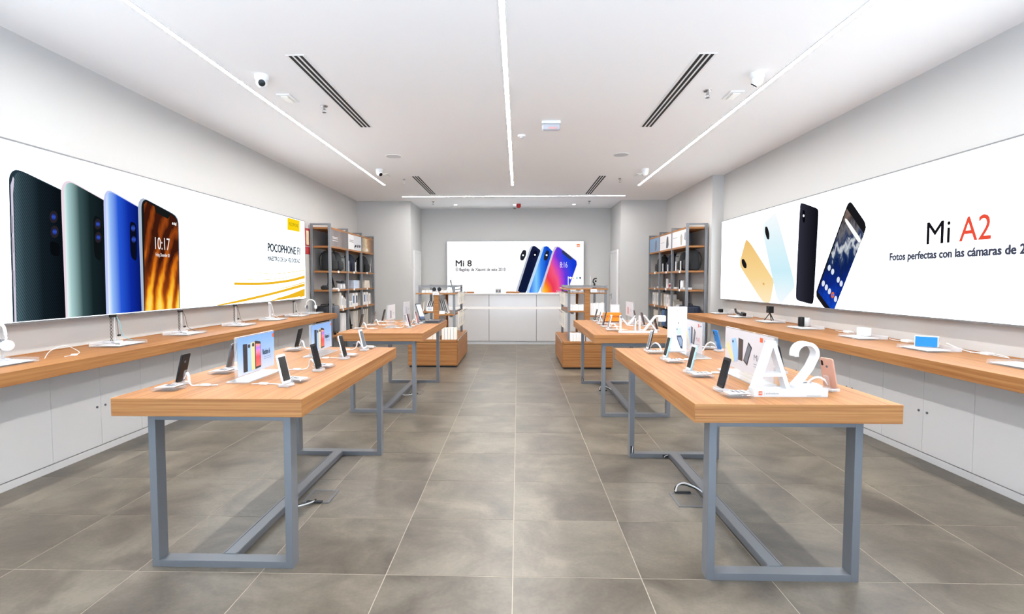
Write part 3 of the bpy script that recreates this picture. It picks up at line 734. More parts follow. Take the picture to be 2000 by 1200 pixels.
def swirl():
    m, N, L = new_mat('colour_wave_print')
    N.remove(N['Principled BSDF'])
    tc = N.new('ShaderNodeTexCoord'); sp = N.new('ShaderNodeSeparateXYZ'); L.new(tc.outputs['Generated'], sp.inputs[0])
    nz = N.new('ShaderNodeTexNoise'); nz.inputs['Scale'].default_value = 1.6; nz.inputs['Detail'].default_value = 1.5; L.new(tc.outputs['Generated'], nz.inputs[0])
    a = N.new('ShaderNodeMath'); a.operation = 'MULTIPLY_ADD'; a.inputs[1].default_value = 0.75; L.new(sp.outputs[0], a.inputs[0]); 
    b = N.new('ShaderNodeMath'); b.operation = 'MULTIPLY'; b.inputs[1].default_value = 0.3; L.new(sp.outputs[2], b.inputs[0]); L.new(b.outputs[0], a.inputs[2])
    c = N.new('ShaderNodeMath'); c.operation = 'MULTIPLY_ADD'; c.inputs[1].default_value = 0.36; L.new(nz.outputs[0], c.inputs[0]); L.new(a.outputs[0], c.inputs[2])
    r = ramp(N, [(0.2, rgb(255, 200, 60)), (0.32, rgb(250, 120, 40)), (0.42, rgb(236, 60, 90)), (0.58, rgb(246, 90, 130)), (0.68, rgb(196, 70, 200)), (0.78, rgb(100, 60, 220)), (0.9, rgb(40, 70, 230)), (1, rgb(20, 60, 210))])
    L.new(c.outputs[0], r.inputs[0]); e = N.new('ShaderNodeEmission'); e.inputs[1].default_value = PRINT; L.new(r.outputs[0], e.inputs[0]); L.new(e.outputs[0], N['Material Output'].inputs[0])
    return m
print_px(s1_, 'printed_screen', SB, smooth_px(zb([(1138, 166), (1160, 168), (1328, 300), (1332, 338), (1232, 615), (985, 615), (1110, 215)]), 0.12), swirl(), 0.0042)
print_px(s1_, 'printed_notch', SB, smooth_px(zb([(1186, 196), (1196, 194), (1288, 268), (1284, 290), (1262, 284), (1192, 226)]), 0.2), E1('notch_print', 50, 60, 96), 0.0048)
text_px(s1_, '8:16', SB, (1093.5, 523), (1108, 523), (1093.5, 512), M_PW, 0.0052, -0.01, split=True)

# fire extinguisher plate on the left wall
p0 = onx(598.5, 462, XL)
t = thing('fire_safety_sign', 'small red fire extinguisher plate on left wall behind the giant phones sign', 'sign', (XL, p0.y, 1.95))
MB().box(XL, XL + 0.006, p0.y - 0.13, p0.y + 0.13, 1.98, 2.28).build('upper_plate', pm('safety_red', rgb(186, 36, 34), 0.45), t, world=True)
MB().box(XL, XL + 0.006, p0.y - 0.13, p0.y + 0.13, 1.84, 1.965).build('lower_plate', pm('safety_red', rgb(186, 36, 34), 0.45), t, world=True)
MB().box(XL + 0.006, XL + 0.0075, p0.y - 0.03, p0.y + 0.09, 2.0, 2.24).build('extinguisher_symbol', pm('safety_white', rgb(236, 226, 190), 0.5), t, 0.0005, world=True)

# ================================================================== COUNTERS ALONG THE WALLS
HT = 0.85            # height of tables and counters
def knob_cabinet(label, side, xf, xw, y0, y1, last=False):
    s_ = 1 if side == 'left' else -1
    t = thing('base_cabinet', label, 'cabinet', (xf, (y0 + y1) / 2, 0), 0, 'white base cabinets along the %s wall' % side)
    a, b = sorted((xf - s_ * 0.02, xw))
    MB().box(a, b, y0 + 0.001, y1 - 0.001, 0.055, 0.764).build('carcass', M_LAC, t, world=True)
    a, b = sorted((xf - s_ * 0.004, xw))
    MB().box(a, b, y0 + 0.0005, y1 - 0.0005, 0.0, 0.052).build('plinth', M_LAC, t, world=True)
    ym = (y0 + y1) / 2
    for ya, yb, yk in ((y0, ym, ym - 0.043), (ym, y1, ym + 0.043)):
        a, b = sorted((xf, xf - s_ * 0.019))
        d = MB().box(a, b, ya + 0.0015, yb - 0.0015, 0.06, 0.758).build('door', M_LAC, t, 0.0012, world=True)
        k = MB().lathe([(0, 0), (0.009, 0), (0.009, s_ * 0.006), (0.006, s_ * 0.008), (0, s_ * 0.008)], (xf, yk, 0.375), 12, 'X').build('lock', M_INK, d, world=True)
XCL, XCR = -3.375, 3.135
WL, WR = XL + 0.003, XR - 0.003
yl = [1.9 + 0.9325 * i for i in range(7)]
names = ['first', 'second', 'third', 'fourth', 'fifth', 'sixth', 'seventh']
for i in range(7):
    y0 = 2.84 - 0.93 + 0.93 * i + 0.0
    y1 = y0 + 0.93
    if i == 6: y1 = 8.8
    knob_cabinet('white two-door base cabinet under the left counter, %s from the shop front' % names[i], 'left', XCL, WL, y0, y1)
    y0 = 2.83 - 0.93 + 0.93 * i; y1 = y0 + 0.93
    if i == 6: y1 = 8.85
    knob_cabinet('white two-door base cabinet under the right counter, %s from the shop front' % names[i], 'right', XCR, WR, y0, y1)
def worktop(label, x0, x1, y0, y1):
    t = thing('worktop', label, 'counter', ((x0 + x1) / 2, (y0 + y1) / 2, 0.766))
    MB().box(x0, x1, y0, y1, 0.766, HT).build('board', M_OAK, t, 0.002, world=True)
    xw, s_ = (x0, 1) if x0 < 0 else (x1, -1)
    a, b = sorted((xw, xw + s_ * 0.02))
    MB().box(a, b, y0 + 0.02, y1 - 0.25, HT, HT + 0.006).build('rear_strip', M_OAK, t, world=True)
worktop('long oak counter along the left wall under the giant phones sign', WL, -3.0, 1.6, 8.87)
worktop('long oak counter along the right wall under the backlit sign', 2.775, WR, 1.6, 8.98)

# ================================================================== DISPLAY TABLES
def display_table(label, xc, y0, y1, wd=0.885, tx=None):
    t = thing('display_table', label, 'table', (xc, (y0 + y1) / 2, 0), 0, 'oak display tables')
    MB().box(xc - wd / 2, xc + wd / 2, y0, y1, 0.766, HT).build('tabletop', M_OAK, t, 0.0025, world=True)
    lw = 0.346; ya, yb = y0 + 0.105, y1 - 0.05
    for fy0, fy1 in ((ya, ya + 0.07), (yb - 0.07, yb)):
        for sx in (-1, 1):
            a, b = sorted((xc + sx * lw, xc + sx * (lw - 0.035)))
            MB().box(a, b, fy0, fy1, 0, 0.766).build('leg', M_STEEL, t, 0.001, world=True)
        MB().box(xc - lw + 0.035, xc + lw - 0.035, fy0, fy1, 0.0, 0.033).build('foot_bar', M_STEEL, t, 0.001, world=True)
        MB().box(xc - lw + 0.035, xc + lw - 0.035, fy0, fy1, 0.722, 0.7655).build('top_bar', M_STEEL, t, 0.001, world=True)
    m = MB(); m.box(xc - 0.038, xc + 0.038, ya + 0.07, yb - 0.07, 0.004, 0.036)
    st = m.build('stretcher', M_STEEL, t, 0.001, world=True)
    m = MB(); m.box(xc + 0.028, xc + 0.034, ya + 0.075, yb - 0.075, 0.036, 0.0385); m.box(xc - 0.034, xc - 0.028, ya + 0.075, yb - 0.075, 0.036, 0.0385)
    m.build('channel_lip', M_STEEL, st, world=True)
    return t, ya, yb, lw
TL, TR = -1.428, 1.222
tables = []
tables.append(display_table('front left oak display table with grey steel frame legs', TL, 2.405, 4.315, 0.888))
tables.append(display_table('rear left oak display table with grey steel frame legs', TL + 0.012, 5.47, 7.37, 0.885))
tables.append(display_table('front right oak display table with grey steel frame legs', TR, 2.36, 4.315, 0.895))
tables.append(display_table('rear right oak display table with grey steel frame legs', TR - 0.022, 5.36, 7.36, 0.888))
# cable openings cut in the far frames of the two right tables
for t, ya, yb, lw in tables[2:]:
    xc = t.location.x
    for x0, x1, z0, z1, yy in ((xc - lw + 0.006, xc - lw + 0.029, 0.035, 0.095, yb - 0.07), (xc - 0.09, xc - 0.045, 0.004, 0.028, yb - 0.07)):
        o = MB().box(x0, x1, yy - 0.0012, yy + 0.002, z0, z1).build('cable_opening', M_DARK, t, world=True)
        MB().tube([(x0 + 0.012, yy - 0.003, z0 + 0.002), (x0 + 0.014, yy - 0.006, (z0 + z1) / 2), (x1 - 0.005, yy - 0.002, z1 - 0.002)], 0.0025, 5).build('visible_cable', M_CABLE, o, world=True)

# floor power boxes below the tables
M_BOXR = pm('floorbox_grey', rgb(104, 106, 110), 0.5)
def floor_box(label, x0, x1, y0, y1, cab, open_side):
    t = thing('floor_box', label, 'power outlet', ((x0 + x1) / 2, (y0 + y1) / 2, 0), 0, 'floor boxes under the tables')
    e = 0.014; m = MB()
    m.box(x0, x1, y0, y0 + e, 0, 0.004); m.box(x0, x1, y1 - e, y1, 0, 0.004); m.box(x0, x0 + e, y0 + e, y1 - e, 0, 0.004); m.box(x1 - e, x1, y0 + e, y1 - e, 0, 0.004)
    m.build('rim', M_BOXR, t, world=True)
    MB().box(x0 + e, x1 - e, y0 + e, y1 - e, 0, 0.0025).build('tile_inlay', M_TILE, t, world=True)
    yy = y0 if open_side < 0 else y1
    MB().box(x0 + 0.035, x1 - 0.04, yy - 0.012, yy + 0.012, 0.004, 0.014).build('cable_outlet', M_DARK, t, 0.002, world=True)
    MB().tube(cab, 0.0045, 6).build('power_cable', M_CABLE, t, world=True)
    MB().tube([(p[0], p[1] + 0.03, p[2] * 0.6 + 0.004) for p in cab], 0.0035, 6).build('data_cable', M_BLACK, t, world=True)
floor_box('floor power box under front left display table with white cable', -1.352, -1.18, 3.275, 3.48, [(-1.27, 3.275, 0.012), (-1.3, 3.22, 0.016), (-1.36, 3.16, 0.02), (-1.392, 3.14, 0.03)], -1)
floor_box('floor power box under front right display table with looped white cable', 0.988, 1.166, 3.275, 3.49, [(1.03, 3.49, 0.012), (1.045, 3.5, 0.05), (1.09, 3.5, 0.066), (1.15, 3.47, 0.05), (1.187, 3.44, 0.03)], 1)
floor_box('floor power box under rear left display table with white cable', -1.352, -1.18, 6.5, 6.72, [(-1.27, 6.5, 0.012), (-1.3, 6.42, 0.014), (-1.35, 6.36, 0.02), (-1.38, 6.36, 0.03)], -1)
floor_box('floor power box under rear right display table with looped white cable', 0.982, 1.158, 6.54, 6.75, [(1.02, 6.75, 0.012), (1.035, 6.76, 0.05), (1.08, 6.75, 0.066), (1.13, 6.72, 0.05), (1.165, 6.69, 0.03)], 1)

# ================================================================== PHONES AND STANDS
def phone_mesh(w_, h_, d_, r_, body_mat):
    return MB().prism([(0, x, y) for x, y in rpoly(w_, h_, r_)], (d_, 0, 0))
LEAN = 0.235
RL = Matrix.Rotation(-LEAN, 3, 'Y')
def phone(name, label, x, y, rz, body, back=None, screen=M_SCREEN, bezel=None, w_=0.073, h_=0.15, lean=LEAN, z=HT + 0.017, cat='phone', group='smartphones on display stands', camera=True):
    """stands leaning back, facing local +X"""
    t = thing(name, label, cat, (x, y, z), rz, group)
    R = Matrix.Rotation(-lean, 3, 'Y')
    d_ = 0.008
    def put(mb, nm, mat, bev=0.0, par=t, seg=2):
        for v in mb.bm.verts: v.co = R @ (v.co + Vector((0, 0, h_ / 2)))
        return mb.build(nm, mat, par, bev, seg=seg)
    put(MB().prism([(-d_ / 2, a, b) for a, b in rpoly(w_, h_, 0.010)], (d_, 0, 0)), 'body', body, 0.0015)
    put(MB().prism([(d_ / 2 - 0.0005, a, b) for a, b in rpoly(w_ - 0.003, h_ - 0.003, 0.0095)], (0.001, 0, 0)), 'front_glass', bezel or M_BLACK)
    put(MB().prism([(d_ / 2 + 0.0004, a, b - 0.0) for a, b in rpoly(w_ - 0.009, h_ - 0.026, 0.002)], (0.0004, 0, 0)), 'screen', screen)
    if camera:
        put(MB().prism([(-d_ / 2 - 0.0014, a + w_ / 2 - 0.013, b + h_ / 2 - 0.026) for a, b in rpoly(0.011, 0.026, 0.0054)], (0.0012, 0, 0)), 'camera', M_BLACK)
        put(MB().cyl((-d_ / 2 - 0.0012, 0, h_ * 0.22), 0.006, 0.001, 14, 'X'), 'fingerprint_reader', M_INK)
    return t
_stand = {}
def stand(label, x, y, rz, loop=True, card=0.06, cable_len=0.205):
    """clear cradle, price-card slab, white tether; faces local +X"""
    key = (loop, cable_len)
    if key in _stand:
        c = copy_tree(_stand[key]); c.location = (x, y, HT); c.rotation_euler = (0, 0, rz); c['label'] = label
        return c
    t = thing('phone_stand', label, 'display stand', (x, y, HT), rz, 'clear phone stands with price cards')
    m = MB(); m.box(-0.03, 0.024, -0.032, 0.032, 0, 0.0155)
    cr = m.build('cradle', M_ACRW, t, 0.003)
    m = MB()
    for yy in (-0.022, 0.012): m.box(0.012, 0.022, yy, yy + 0.01, 0.0155, 0.026)
    m.obox((-0.027, 0, 0.045), 0.005, 0.03, 0.07, RL)
    m.build('holding_prongs', M_ACR, cr, 0.0015)
    sl = MB().box(-0.085, 0.035, 0.078, 0.178, 0.0, 0.016).build('price_slab', M_ACR, t, 0.004)
    MB().obox((-0.025, 0.128, 0.0195), 0.096, 0.076, 0.003, Matrix.Rotation(0.04, 3, 'Y')).build('price_card', M_CARD, sl, 0.0008)
    m = MB()
    for i in range(3): m.box(-0.058 + i * 0.02, -0.046 + i * 0.02, 0.1, 0.156 - 0.012 * i, 0.0212, 0.0225)
    m.build('card_print', M_INK, sl)
    if loop:
        pts = [(-0.02, 0.0, 0.03), (-0.036, 0.006, 0.055), (-0.055, 0.025, 0.066), (-0.074, 0.045, 0.052), (-0.086, 0.058, 0.024), (-0.098, 0.055, 0.008), (-0.11, 0.03, 0.005)]
        MB().tube(pts, [0.003, 0.005, 0.006, 0.006, 0.005, 0.003, 0.003], 8).build('coiled_tether', M_CABLE, t, smooth=True)
    else:
        pts = [(-0.025, 0, 0.008), (-0.06, 0.02, 0.005), (-0.09, 0.03, 0.004), (-0.11, 0.03, 0.004)]
        MB().tube(pts, 0.003, 6).build('tether', M_CABLE, t, smooth=True)
    MB().tube([(-0.11, 0.03, 0.004), (-0.13, 0.025, 0.004)], 0.0026, 6).build('cable', M_CABLE, t)
    MB().box(-0.17, -0.125, 0.016, 0.034, 0.0, 0.011).build('connector', M_WHITE, t, 0.003)
    MB().tube([(-0.17, 0.025, 0.004), (-0.185, 0.02, 0.0035), (-cable_len, 0.01, 0.0035)], 0.0024, 6).build('cable', M_CABLE, t)
    _stand[key] = t
    return t
C_BLACK = pm('phone_black', rgb(20, 20, 22), 0.35, 0, 0.25)
C_WHITE = pm('phone_white', rgb(232, 234, 238), 0.25)
C_BLUE = pm('phone_blue', rgb(40, 132, 214), 0.3, 0.2)
C_ROSE = pm('phone_rose', rgb(206, 160, 140), 0.35, 0.35)
C_GREY = pm('phone_grey', rgb(90, 92, 98), 0.3, 0.4)
C_ICE = pm('phone_ice', rgb(150, 208, 236), 0.3, 0.2)
SCR_GREY = pm('screen_grey', rgb(96, 104, 112), 0.15)
SCR_RED = grad('screen_red', 2, [(0, rgb(160, 70, 60)), (0.6, rgb(190, 90, 80)), (1, rgb(90, 50, 60))], 1, emit=False)
def set_(label, what, x, y, face, body, loop=True, tw=0.0, **kw):
    rz = (0 if face > 0 else PI) + tw
    stand('clear stand holding the ' + what, x, y, rz, loop)
    return phone('smartphone', label, x, y, rz, body, **kw)
# front left table, aisle side then wall side
set_('white phone on the aisle edge of front left table, nearest the shop front', 'white phone nearest the shop front on front left table', -1.178, 2.70, 1, C_WHITE, False, -0.14, bezel=C_WHITE)
set_('black phone on the aisle edge of front left table, second from the shop front', 'black phone second along the aisle edge of front left table', -1.185, 3.165, 1, C_BLACK, True, -0.04)
set_('dark screened phone with white back on front left table, third along aisle edge', 'white backed phone third along the aisle edge of front left table', -1.185, 3.65, 1, C_WHITE, False, -0.04)
set_('white phone with grey screen at far aisle corner of front left table', 'white phone at the far aisle corner of front left table', -1.178, 4.10, 1, C_WHITE, True, -0.05, screen=SCR_GREY, bezel=C_WHITE)
set_('black phone seen from behind at near wall-side corner of front left table', 'black phone at near wall-side corner of front left table', -1.748, 2.725, -1, C_BLACK, True)
set_('grey phone half hidden behind the light blue sign on front left table', 'grey phone behind the light blue sign on front left table', -1.745, 3.2, -1, C_GREY, False)
set_('black phone seen from behind at far wall-side corner of front left table', 'black phone at far wall-side corner of front left table', -1.748, 4.2, -1, C_BLACK, True)
# rear left table
set_('black phone at near wall-side corner of rear left table', 'black phone at near wall-side corner of rear left table', -1.775, 6.0, -1, C_BLACK, True)
set_('dark grey phone second along the wall side of rear left table', 'dark grey phone on wall side of rear left table', -1.765, 6.48, -1, C_GREY, True)
set_('black phone at far wall-side corner of rear left table', 'black phone at far wall-side corner of rear left table', -1.765, 6.97, -1, C_BLACK, False)
set_('slim white phone with dark screen near aisle corner of rear left table', 'slim white phone on aisle side of rear left table', -1.222, 6.06, 1, C_WHITE, True, -0.04)
set_('white phone with red picture screen on rear left table before the black mat', 'white phone with red screen on rear left table', -1.212, 6.5, 1, C_WHITE, True, -0.04, screen=SCR_RED)
# front right table
set_('black phone on aisle edge of front right table beside the white letter A', 'black phone nearest the shop front on front right table', 0.988, 2.645, -1, C_BLACK, False, 0.03)
set_('black fronted phone with ice blue back on front right table, second along aisle edge', 'ice blue phone second along aisle edge of front right table', 0.998, 3.165, -1, C_ICE, False, 0.03, bezel=C_WHITE)
set_('dark screened phone with pale blue sides on front right table, third along aisle edge', 'pale blue phone third along aisle edge of front right table', 1.0, 3.685, -1, C_ICE, False, 0.03, bezel=C_WHITE)
set_('grey screened black phone at far aisle corner of front right table', 'grey screened phone at far aisle corner of front right table', 0.99, 4.13, -1, C_BLACK, True, 0.0, screen=SCR_GREY, bezel=C_WHITE)
set_('rose gold phone seen from behind beside the white numeral 2', 'rose gold phone beside the white numeral', 1.528, 2.66, 1, C_ROSE, True, 0.35)
set_('black phone seen through the legs of the white letter A', 'black phone behind the white letter A', 1.535, 3.17, 1, C_BLACK, True)
set_('bright blue phone seen from behind at far wall-side corner of front right table', 'bright blue phone on front right table', 1.53, 4.13, 1, C_BLUE, True, 0.1)
# rear right table
set_('black phone at far aisle corner of rear right table', 'black phone at far aisle corner of rear right table', 1.008, 7.13, -1, C_BLACK, True)
set_('white phone seen edge on, second from far end of rear right table', 'white phone second from far end of rear right table', 1.0, 6.72, -1, C_WHITE, False, bezel=C_WHITE)
set_('black phone before the orange sign on rear right table', 'black phone before the orange sign', 0.99, 6.32, -1, C_BLACK, False, 0.0, w_=0.078, h_=0.17)
set_('silver phone with grey screen at near aisle corner of rear right table', 'silver phone at near aisle corner of rear right table', 0.987, 5.92, -1, C_WHITE, True, 0.0, screen=SCR_GREY, bezel=C_WHITE)
set_('dark phone behind letter X at near wall-side corner of rear right table', 'dark phone at near wall-side corner of rear right table', 1.495, 5.84, 1, C_BLACK, True)
set_('dark purple phone behind the white letter I on rear right table', 'dark purple phone on wall side of rear right table', 1.49, 6.4, 1, pm('phone_purple', rgb(52, 38, 56), 0.3), True)
set_('dark brown phone at far wall-side corner of rear right table', 'dark brown phone at far wall-side corner of rear right table', 1.515, 6.95, 1, pm('phone_brown', rgb(76, 50, 44), 0.3), False)

# ------------------------------------------------------------------ acrylic sign holders
def sign_holder(name, label, x, y0, y1, z1, z0=HT, base=0.12, slope=0.0, cat='sign', group='acrylic sign holders', cardmat=None, tw=0.0):
    """clear panel standing along Y on a clear foot, with a printed card"""
    t = thing(name, label, cat, (x, (y0 + y1) / 2, z0), 0, group)
    MB().box(x - base / 2, x + base / 2, y0 + 0.01, y1 - 0.01, z0, z0 + 0.008).build('foot', M_ACRW, t, 0.002, world=True)
    MB().box(x - 0.007, x + 0.007, y0, y1, z0 + 0.008, z1).build('panel', M_ACR, t, 0.001, world=True)
    return t
def card_on(t, sgn, x, y0, y1, z0, z1, mat):
    a, b = sorted((x + sgn * 0.0075, x + sgn * 0.0095))
    return MB().box(a, b, y0 + 0.006, y1 - 0.006, z0, z1 - 0.005).build('printed_card', mat, t, world=True)
M_SKY = grad('card_sky_blue', 2, [(0, rgb(196, 206, 222)), (0.5, rgb(146, 178, 220)), (1, rgb(112, 156, 214))], 1, emit=False)
P_ = lambda n, r, g, b: pm(n, rgb(r, g, b), 0.4)
P_RED = grad('card_screen_red', 2, [(0, rgb(240, 110, 90)), (0.4, rgb(226, 60, 80)), (0.62, rgb(240, 130, 160)), (0.8, rgb(150, 110, 220)), (1, rgb(250, 150, 70))], 1, 0.25, 3, False)
def blue_sign(label, x, y0, y1, z1):
    t = sign_holder('sign_holder', label, x, y0, y1, z1)
    c = card_on(t, 1, x, y0, y1, HT + 0.035, z1, M_SKY)
    s = Surf((x + 0.0095, y0, HT), (0, 1, 0), (1, 0, 0)); W = y1 - y0; H = z1 - HT
    def pr(nm, pts, mat, o): return print_uv(c, nm, s, [(u * W, v * H) for u, v in pts], mat, o)
    pr('printed_phone', [(0.14, 0.2), (0.24, 0.2), (0.24, 0.8), (0.235, 0.82), (0.145, 0.83), (0.135, 0.81)], P_('card_black', 34, 36, 42), 0.0004)
    pr('printed_phone', [(0.25, 0.19), (0.345, 0.19), (0.345, 0.8), (0.33, 0.82), (0.26, 0.82), (0.25, 0.8)], P_('card_blue', 150, 186, 240), 0.0004)
    pr('printed_camera', ell_px((0.285, 0.76), 0.028, 0.045), P_('card_black', 34, 36, 42), 0.0012)
    pr('printed_phone', [(0.335, 0.2), (0.45, 0.2), (0.45, 0.8), (0.43, 0.83), (0.35, 0.83), (0.335, 0.81)], P_('card_gold', 226, 206, 150), 0.0012)
    pr('printed_camera', ell_px((0.385, 0.77), 0.028, 0.045), P_('card_black', 34, 36, 42), 0.002)
    pr('printed_phone', [(0.43, 0.2), (0.58, 0.21), (0.59, 0.24), (0.585, 0.79), (0.57, 0.81), (0.44, 0.85), (0.43, 0.83)], P_('card_bezel', 40, 38, 46), 0.002)
    pr('printed_screen', [(0.448, 0.25), (0.578, 0.255), (0.575, 0.755), (0.448, 0.78)], P_RED, 0.0028)
    ink = P_('card_ink', 60, 74, 100)
    text_on(c, 'Redmi 6', s, 0.645 * W, 0.86 * W, 0.475 * H, 0.605 * H, ink, 0.0008, 0.002, bold=0.02)
    pr('printed_text_line', [(0.68, 0.415), (0.88, 0.415), (0.88, 0.425), (0.68, 0.425)], P_('card_ink_pale', 120, 136, 170), 0.0008)
    pr('printed_text_line', [(0.68, 0.37), (0.885, 0.37), (0.885, 0.38), (0.68, 0.38)], P_('card_ink_pale', 120, 136, 170), 0.0008)
    lg = pr('orange_logo', [(0.935, 0.85), (0.975, 0.85), (0.975, 0.93), (0.935, 0.93)], M_ORANGE, 0.0008)
    return t
blue_sign('light blue printed sign with a row of four phones at front of front left table', -1.47, 2.755, 3.185, 1.092)
blue_sign('lilac blue printed sign with four phones at far end of front left table', -1.445, 3.7, 4.11, 1.08)
M_PALE = pm('card_pale', rgb(200, 197, 200), 0.45)
def a2_sign(label, x, y0, y1, z1, tx=True):
    t = sign_holder('sign_holder', label, x, y0, y1, z1)
    c = card_on(t, -1, x, y0, y1, HT + 0.035, z1, M_PALE)
    s = Surf((x - 0.0095, y1, HT), (0, -1, 0), (-1, 0, 0)); W = y1 - y0; H = z1 - HT
    def pr(nm, pts, mat, o): return print_uv(c, nm, s, [(u * W, v * H) for u, v in pts], mat, o)
    pr('printed_phone', [(0.06, 0.66), (0.09, 0.68), (0.24, 0.3), (0.2, 0.24), (0.17, 0.28), (0.04, 0.56)], P_('card_gold', 226, 206, 150), 0.0005)
    pr('printed_phone', [(0.16, 0.76), (0.26, 0.8), (0.32, 0.5), (0.3, 0.3), (0.23, 0.28)], P_('card_blue', 150, 186, 240), 0.0011)
    pr('printed_camera', ell_px((0.2, 0.71), 0.016, 0.03), P_('card_black', 34, 36, 42), 0.0018)
    pr('printed_phone', [(0.32, 0.82), (0.42, 0.8), (0.41, 0.34), (0.32, 0.34)], P_('card_brown', 60, 48, 44), 0.0005)
    pr('printed_phone', [(0.53, 0.78), (0.6, 0.68), (0.51, 0.28), (0.43, 0.36)], P_('card_bezel', 40, 38, 46), 0.0005)
    pr('printed_screen', [(0.53, 0.74), (0.585, 0.66), (0.505, 0.33), (0.45, 0.38)], P_('card_screen_grey', 96, 100, 108), 0.0011)
    text_on(c, 'Mi', s, 0.64 * W, 0.72 * W, 0.44 * H, 0.56 * H, P_('card_ink', 60, 74, 100), 0.0008, -0.006)
    text_on(c, 'A2', s, 0.745 * W, 0.86 * W, 0.44 * H, 0.56 * H, P_('card_red', 214, 74, 60), 0.0008, -0.004)
    pr('printed_text_line', [(0.64, 0.36), (0.86, 0.36), (0.86, 0.372), (0.64, 0.372)], P_('card_ink_pale', 120, 136, 170), 0.0008)
    pr('printed_text_line', [(0.64, 0.31), (0.82, 0.31), (0.82, 0.322), (0.64, 0.322)], P_('card_ink_pale', 120, 136, 170), 0.0008)
    lg = pr('orange_logo', [(0.75, 0.84), (0.8, 0.84), (0.8, 0.93), (0.75, 0.93)], M_ORANGE, 0.0008)
    pr('printed_text_line', [(0.83, 0.865), (0.95, 0.865), (0.95, 0.89), (0.83, 0.89)], P_('card_ink_pale', 120, 136, 170), 0.0008)
    return t
a2_sign('pale printed sign with tumbling phones behind the white letter A on front right table', 1.262, 2.66, 3.29, 1.112)
a2_sign('pale printed sign with phones beside the tall white display box on front right table', 1.262, 3.69, 4.04, 1.105)
def plain_sign(label, x, y0, y1, z1, sgn, ph):
    t = sign_holder('sign_holder', label, x, y0, y1, z1)
    c = card_on(t, sgn, x, y0, y1, HT + 0.09, z1, M_PALE)
    s = Surf((x + sgn * 0.0095, y0 if sgn > 0 else y1, HT), (0, sgn, 0), (sgn, 0, 0)); W = y1 - y0; H = z1 - HT
    print_uv(c, 'printed_phone', s, [(0.25 * W, 0.42 * H), (0.45 * W, 0.42 * H), (0.45 * W, 0.72 * H), (0.25 * W, 0.76 * H)], ph, 0.0006)
    print_uv(c, 'printed_text_line', s, [(0.6 * W, 0.62 * H), (0.85 * W, 0.62 * H), (0.85 * W, 0.64 * H), (0.6 * W, 0.64 * H)], P_('card_ink_pale', 120, 136, 170), 0.0006)
    print_uv(c, 'printed_text_line', s, [(0.6 * W, 0.56 * H), (0.8 * W, 0.56 * H), (0.8 * W, 0.575 * H), (0.6 * W, 0.575 * H)], P_('card_ink_pale', 120, 136, 170), 0.0006)
plain_sign('white printed sign with a grey phone picture at front of rear left table', -1.465, 6.01, 6.36, 1.115, 1, P_('card_grey', 130, 128, 134))
plain_sign('tall white printed sign at far end of rear left table', -1.47, 6.9, 7.26, 1.115, 1, P_('card_lilac', 176, 170, 186))
plain_sign('white printed sign with a red toned phone picture on rear right table', 1.41, 6.62, 7.05, 1.125, -1, P_('card_rose', 190, 120, 120))
# orange sign, facing the shop front
t = thing('sign_holder', 'orange printed sign with black lettering on rear right table', 'sign', (1.175, 6.8, HT), 0, 'acrylic sign holders')
MB().box(1.065, 1.29, 6.74, 6.86, HT, HT + 0.008).build('foot', M_ACRW, t, 0.002, world=True)
MB().box(1.06, 1.295, 6.793, 6.807, HT + 0.008, HT + 0.142).build('panel', M_ACR, t, 0.001, world=True)
c = MB().box(1.066, 1.289, 6.7905, 6.7925, HT + 0.012, HT + 0.138).build('printed_card', pm('card_orange', rgb(255, 138, 16), 0.45), t, world=True)
s_ = Surf((1.066, 6.7905, HT), (1, 0, 0), (0, -1, 0))
text_on(c, 'POCOPHONE', s_, 0.012, 0.205, 0.075, 0.1, M_BLACK, 0.0006, 0.01)
print_uv(c, 'printed_band', s_, [(0, 0.014), (0.223, 0.014), (0.223, 0.026), (0, 0.026)], M_DARK, 0.0006)
t = thing('leaflet_holder', 'clear leaflet holder with pink edged white cards behind the orange sign', 'holder', (1.27, 7.1, HT))
MB().box(1.2, 1.34, 7.06, 7.14, HT, HT + 0.008).build('foot', M_ACRW, t, 0.002, world=True)
MB().box(1.205, 1.335, 7.09, 7.11, HT + 0.008, HT + 0.2).build('pocket', M_ACR, t, 0.001, world=True)
MB().box(1.215, 1.325, 7.095, 7.105, HT + 0.03, HT + 0.225).build('cards', M_CARD, t, world=True)

# tall white printed box on front right table
t = thing('display_box', 'tall narrow white printed box standing on front right table', 'display box', (1.2, 4.12, HT))
MB().box(1.142, 1.27, 4.085, 4.15, HT + 0.006, 1.19).build('box', pm('box_white', rgb(250, 251, 252), 0.35), t, 0.002, world=True)
MB().box(1.13, 1.285, 4.06, 4.17, HT, HT + 0.006).build('foot', M_ACRW, t, 0.001, world=True)
s_ = Surf((1.142, 4.085, HT), (1, 0, 0), (0, -1, 0))
print_uv(t, 'printed_phone', s_, [(0.052, 0.125), (0.085, 0.127), (0.099, 0.09), (0.096, 0.022), (0.082, 0.032), (0.056, 0.1)], P_('card_navy', 60, 74, 100), 0.0008)
print_uv(t, 'printed_screen', s_, [(0.058, 0.112), (0.086, 0.112), (0.094, 0.085), (0.09, 0.045), (0.082, 0.045)], P_('card_steel_blue', 150, 170, 196), 0.0016)
print_uv(t, 'printed_phone', s_, [(0.05, 0.19), (0.083, 0.185), (0.083, 0.135), (0.056, 0.133)], P_('card_ice', 200, 232, 246), 0.0008)
print_uv(t, 'printed_camera', s_, ell_px((0.054, 0.172), 0.003, 0.008), P_('card_black', 34, 36, 42), 0.0016)
print_uv(t, 'printed_camera', s_, ell_px((0.063, 0.22), 0.0026, 0.009, 0.3), P_('card_black', 34, 36, 42), 0.0008)
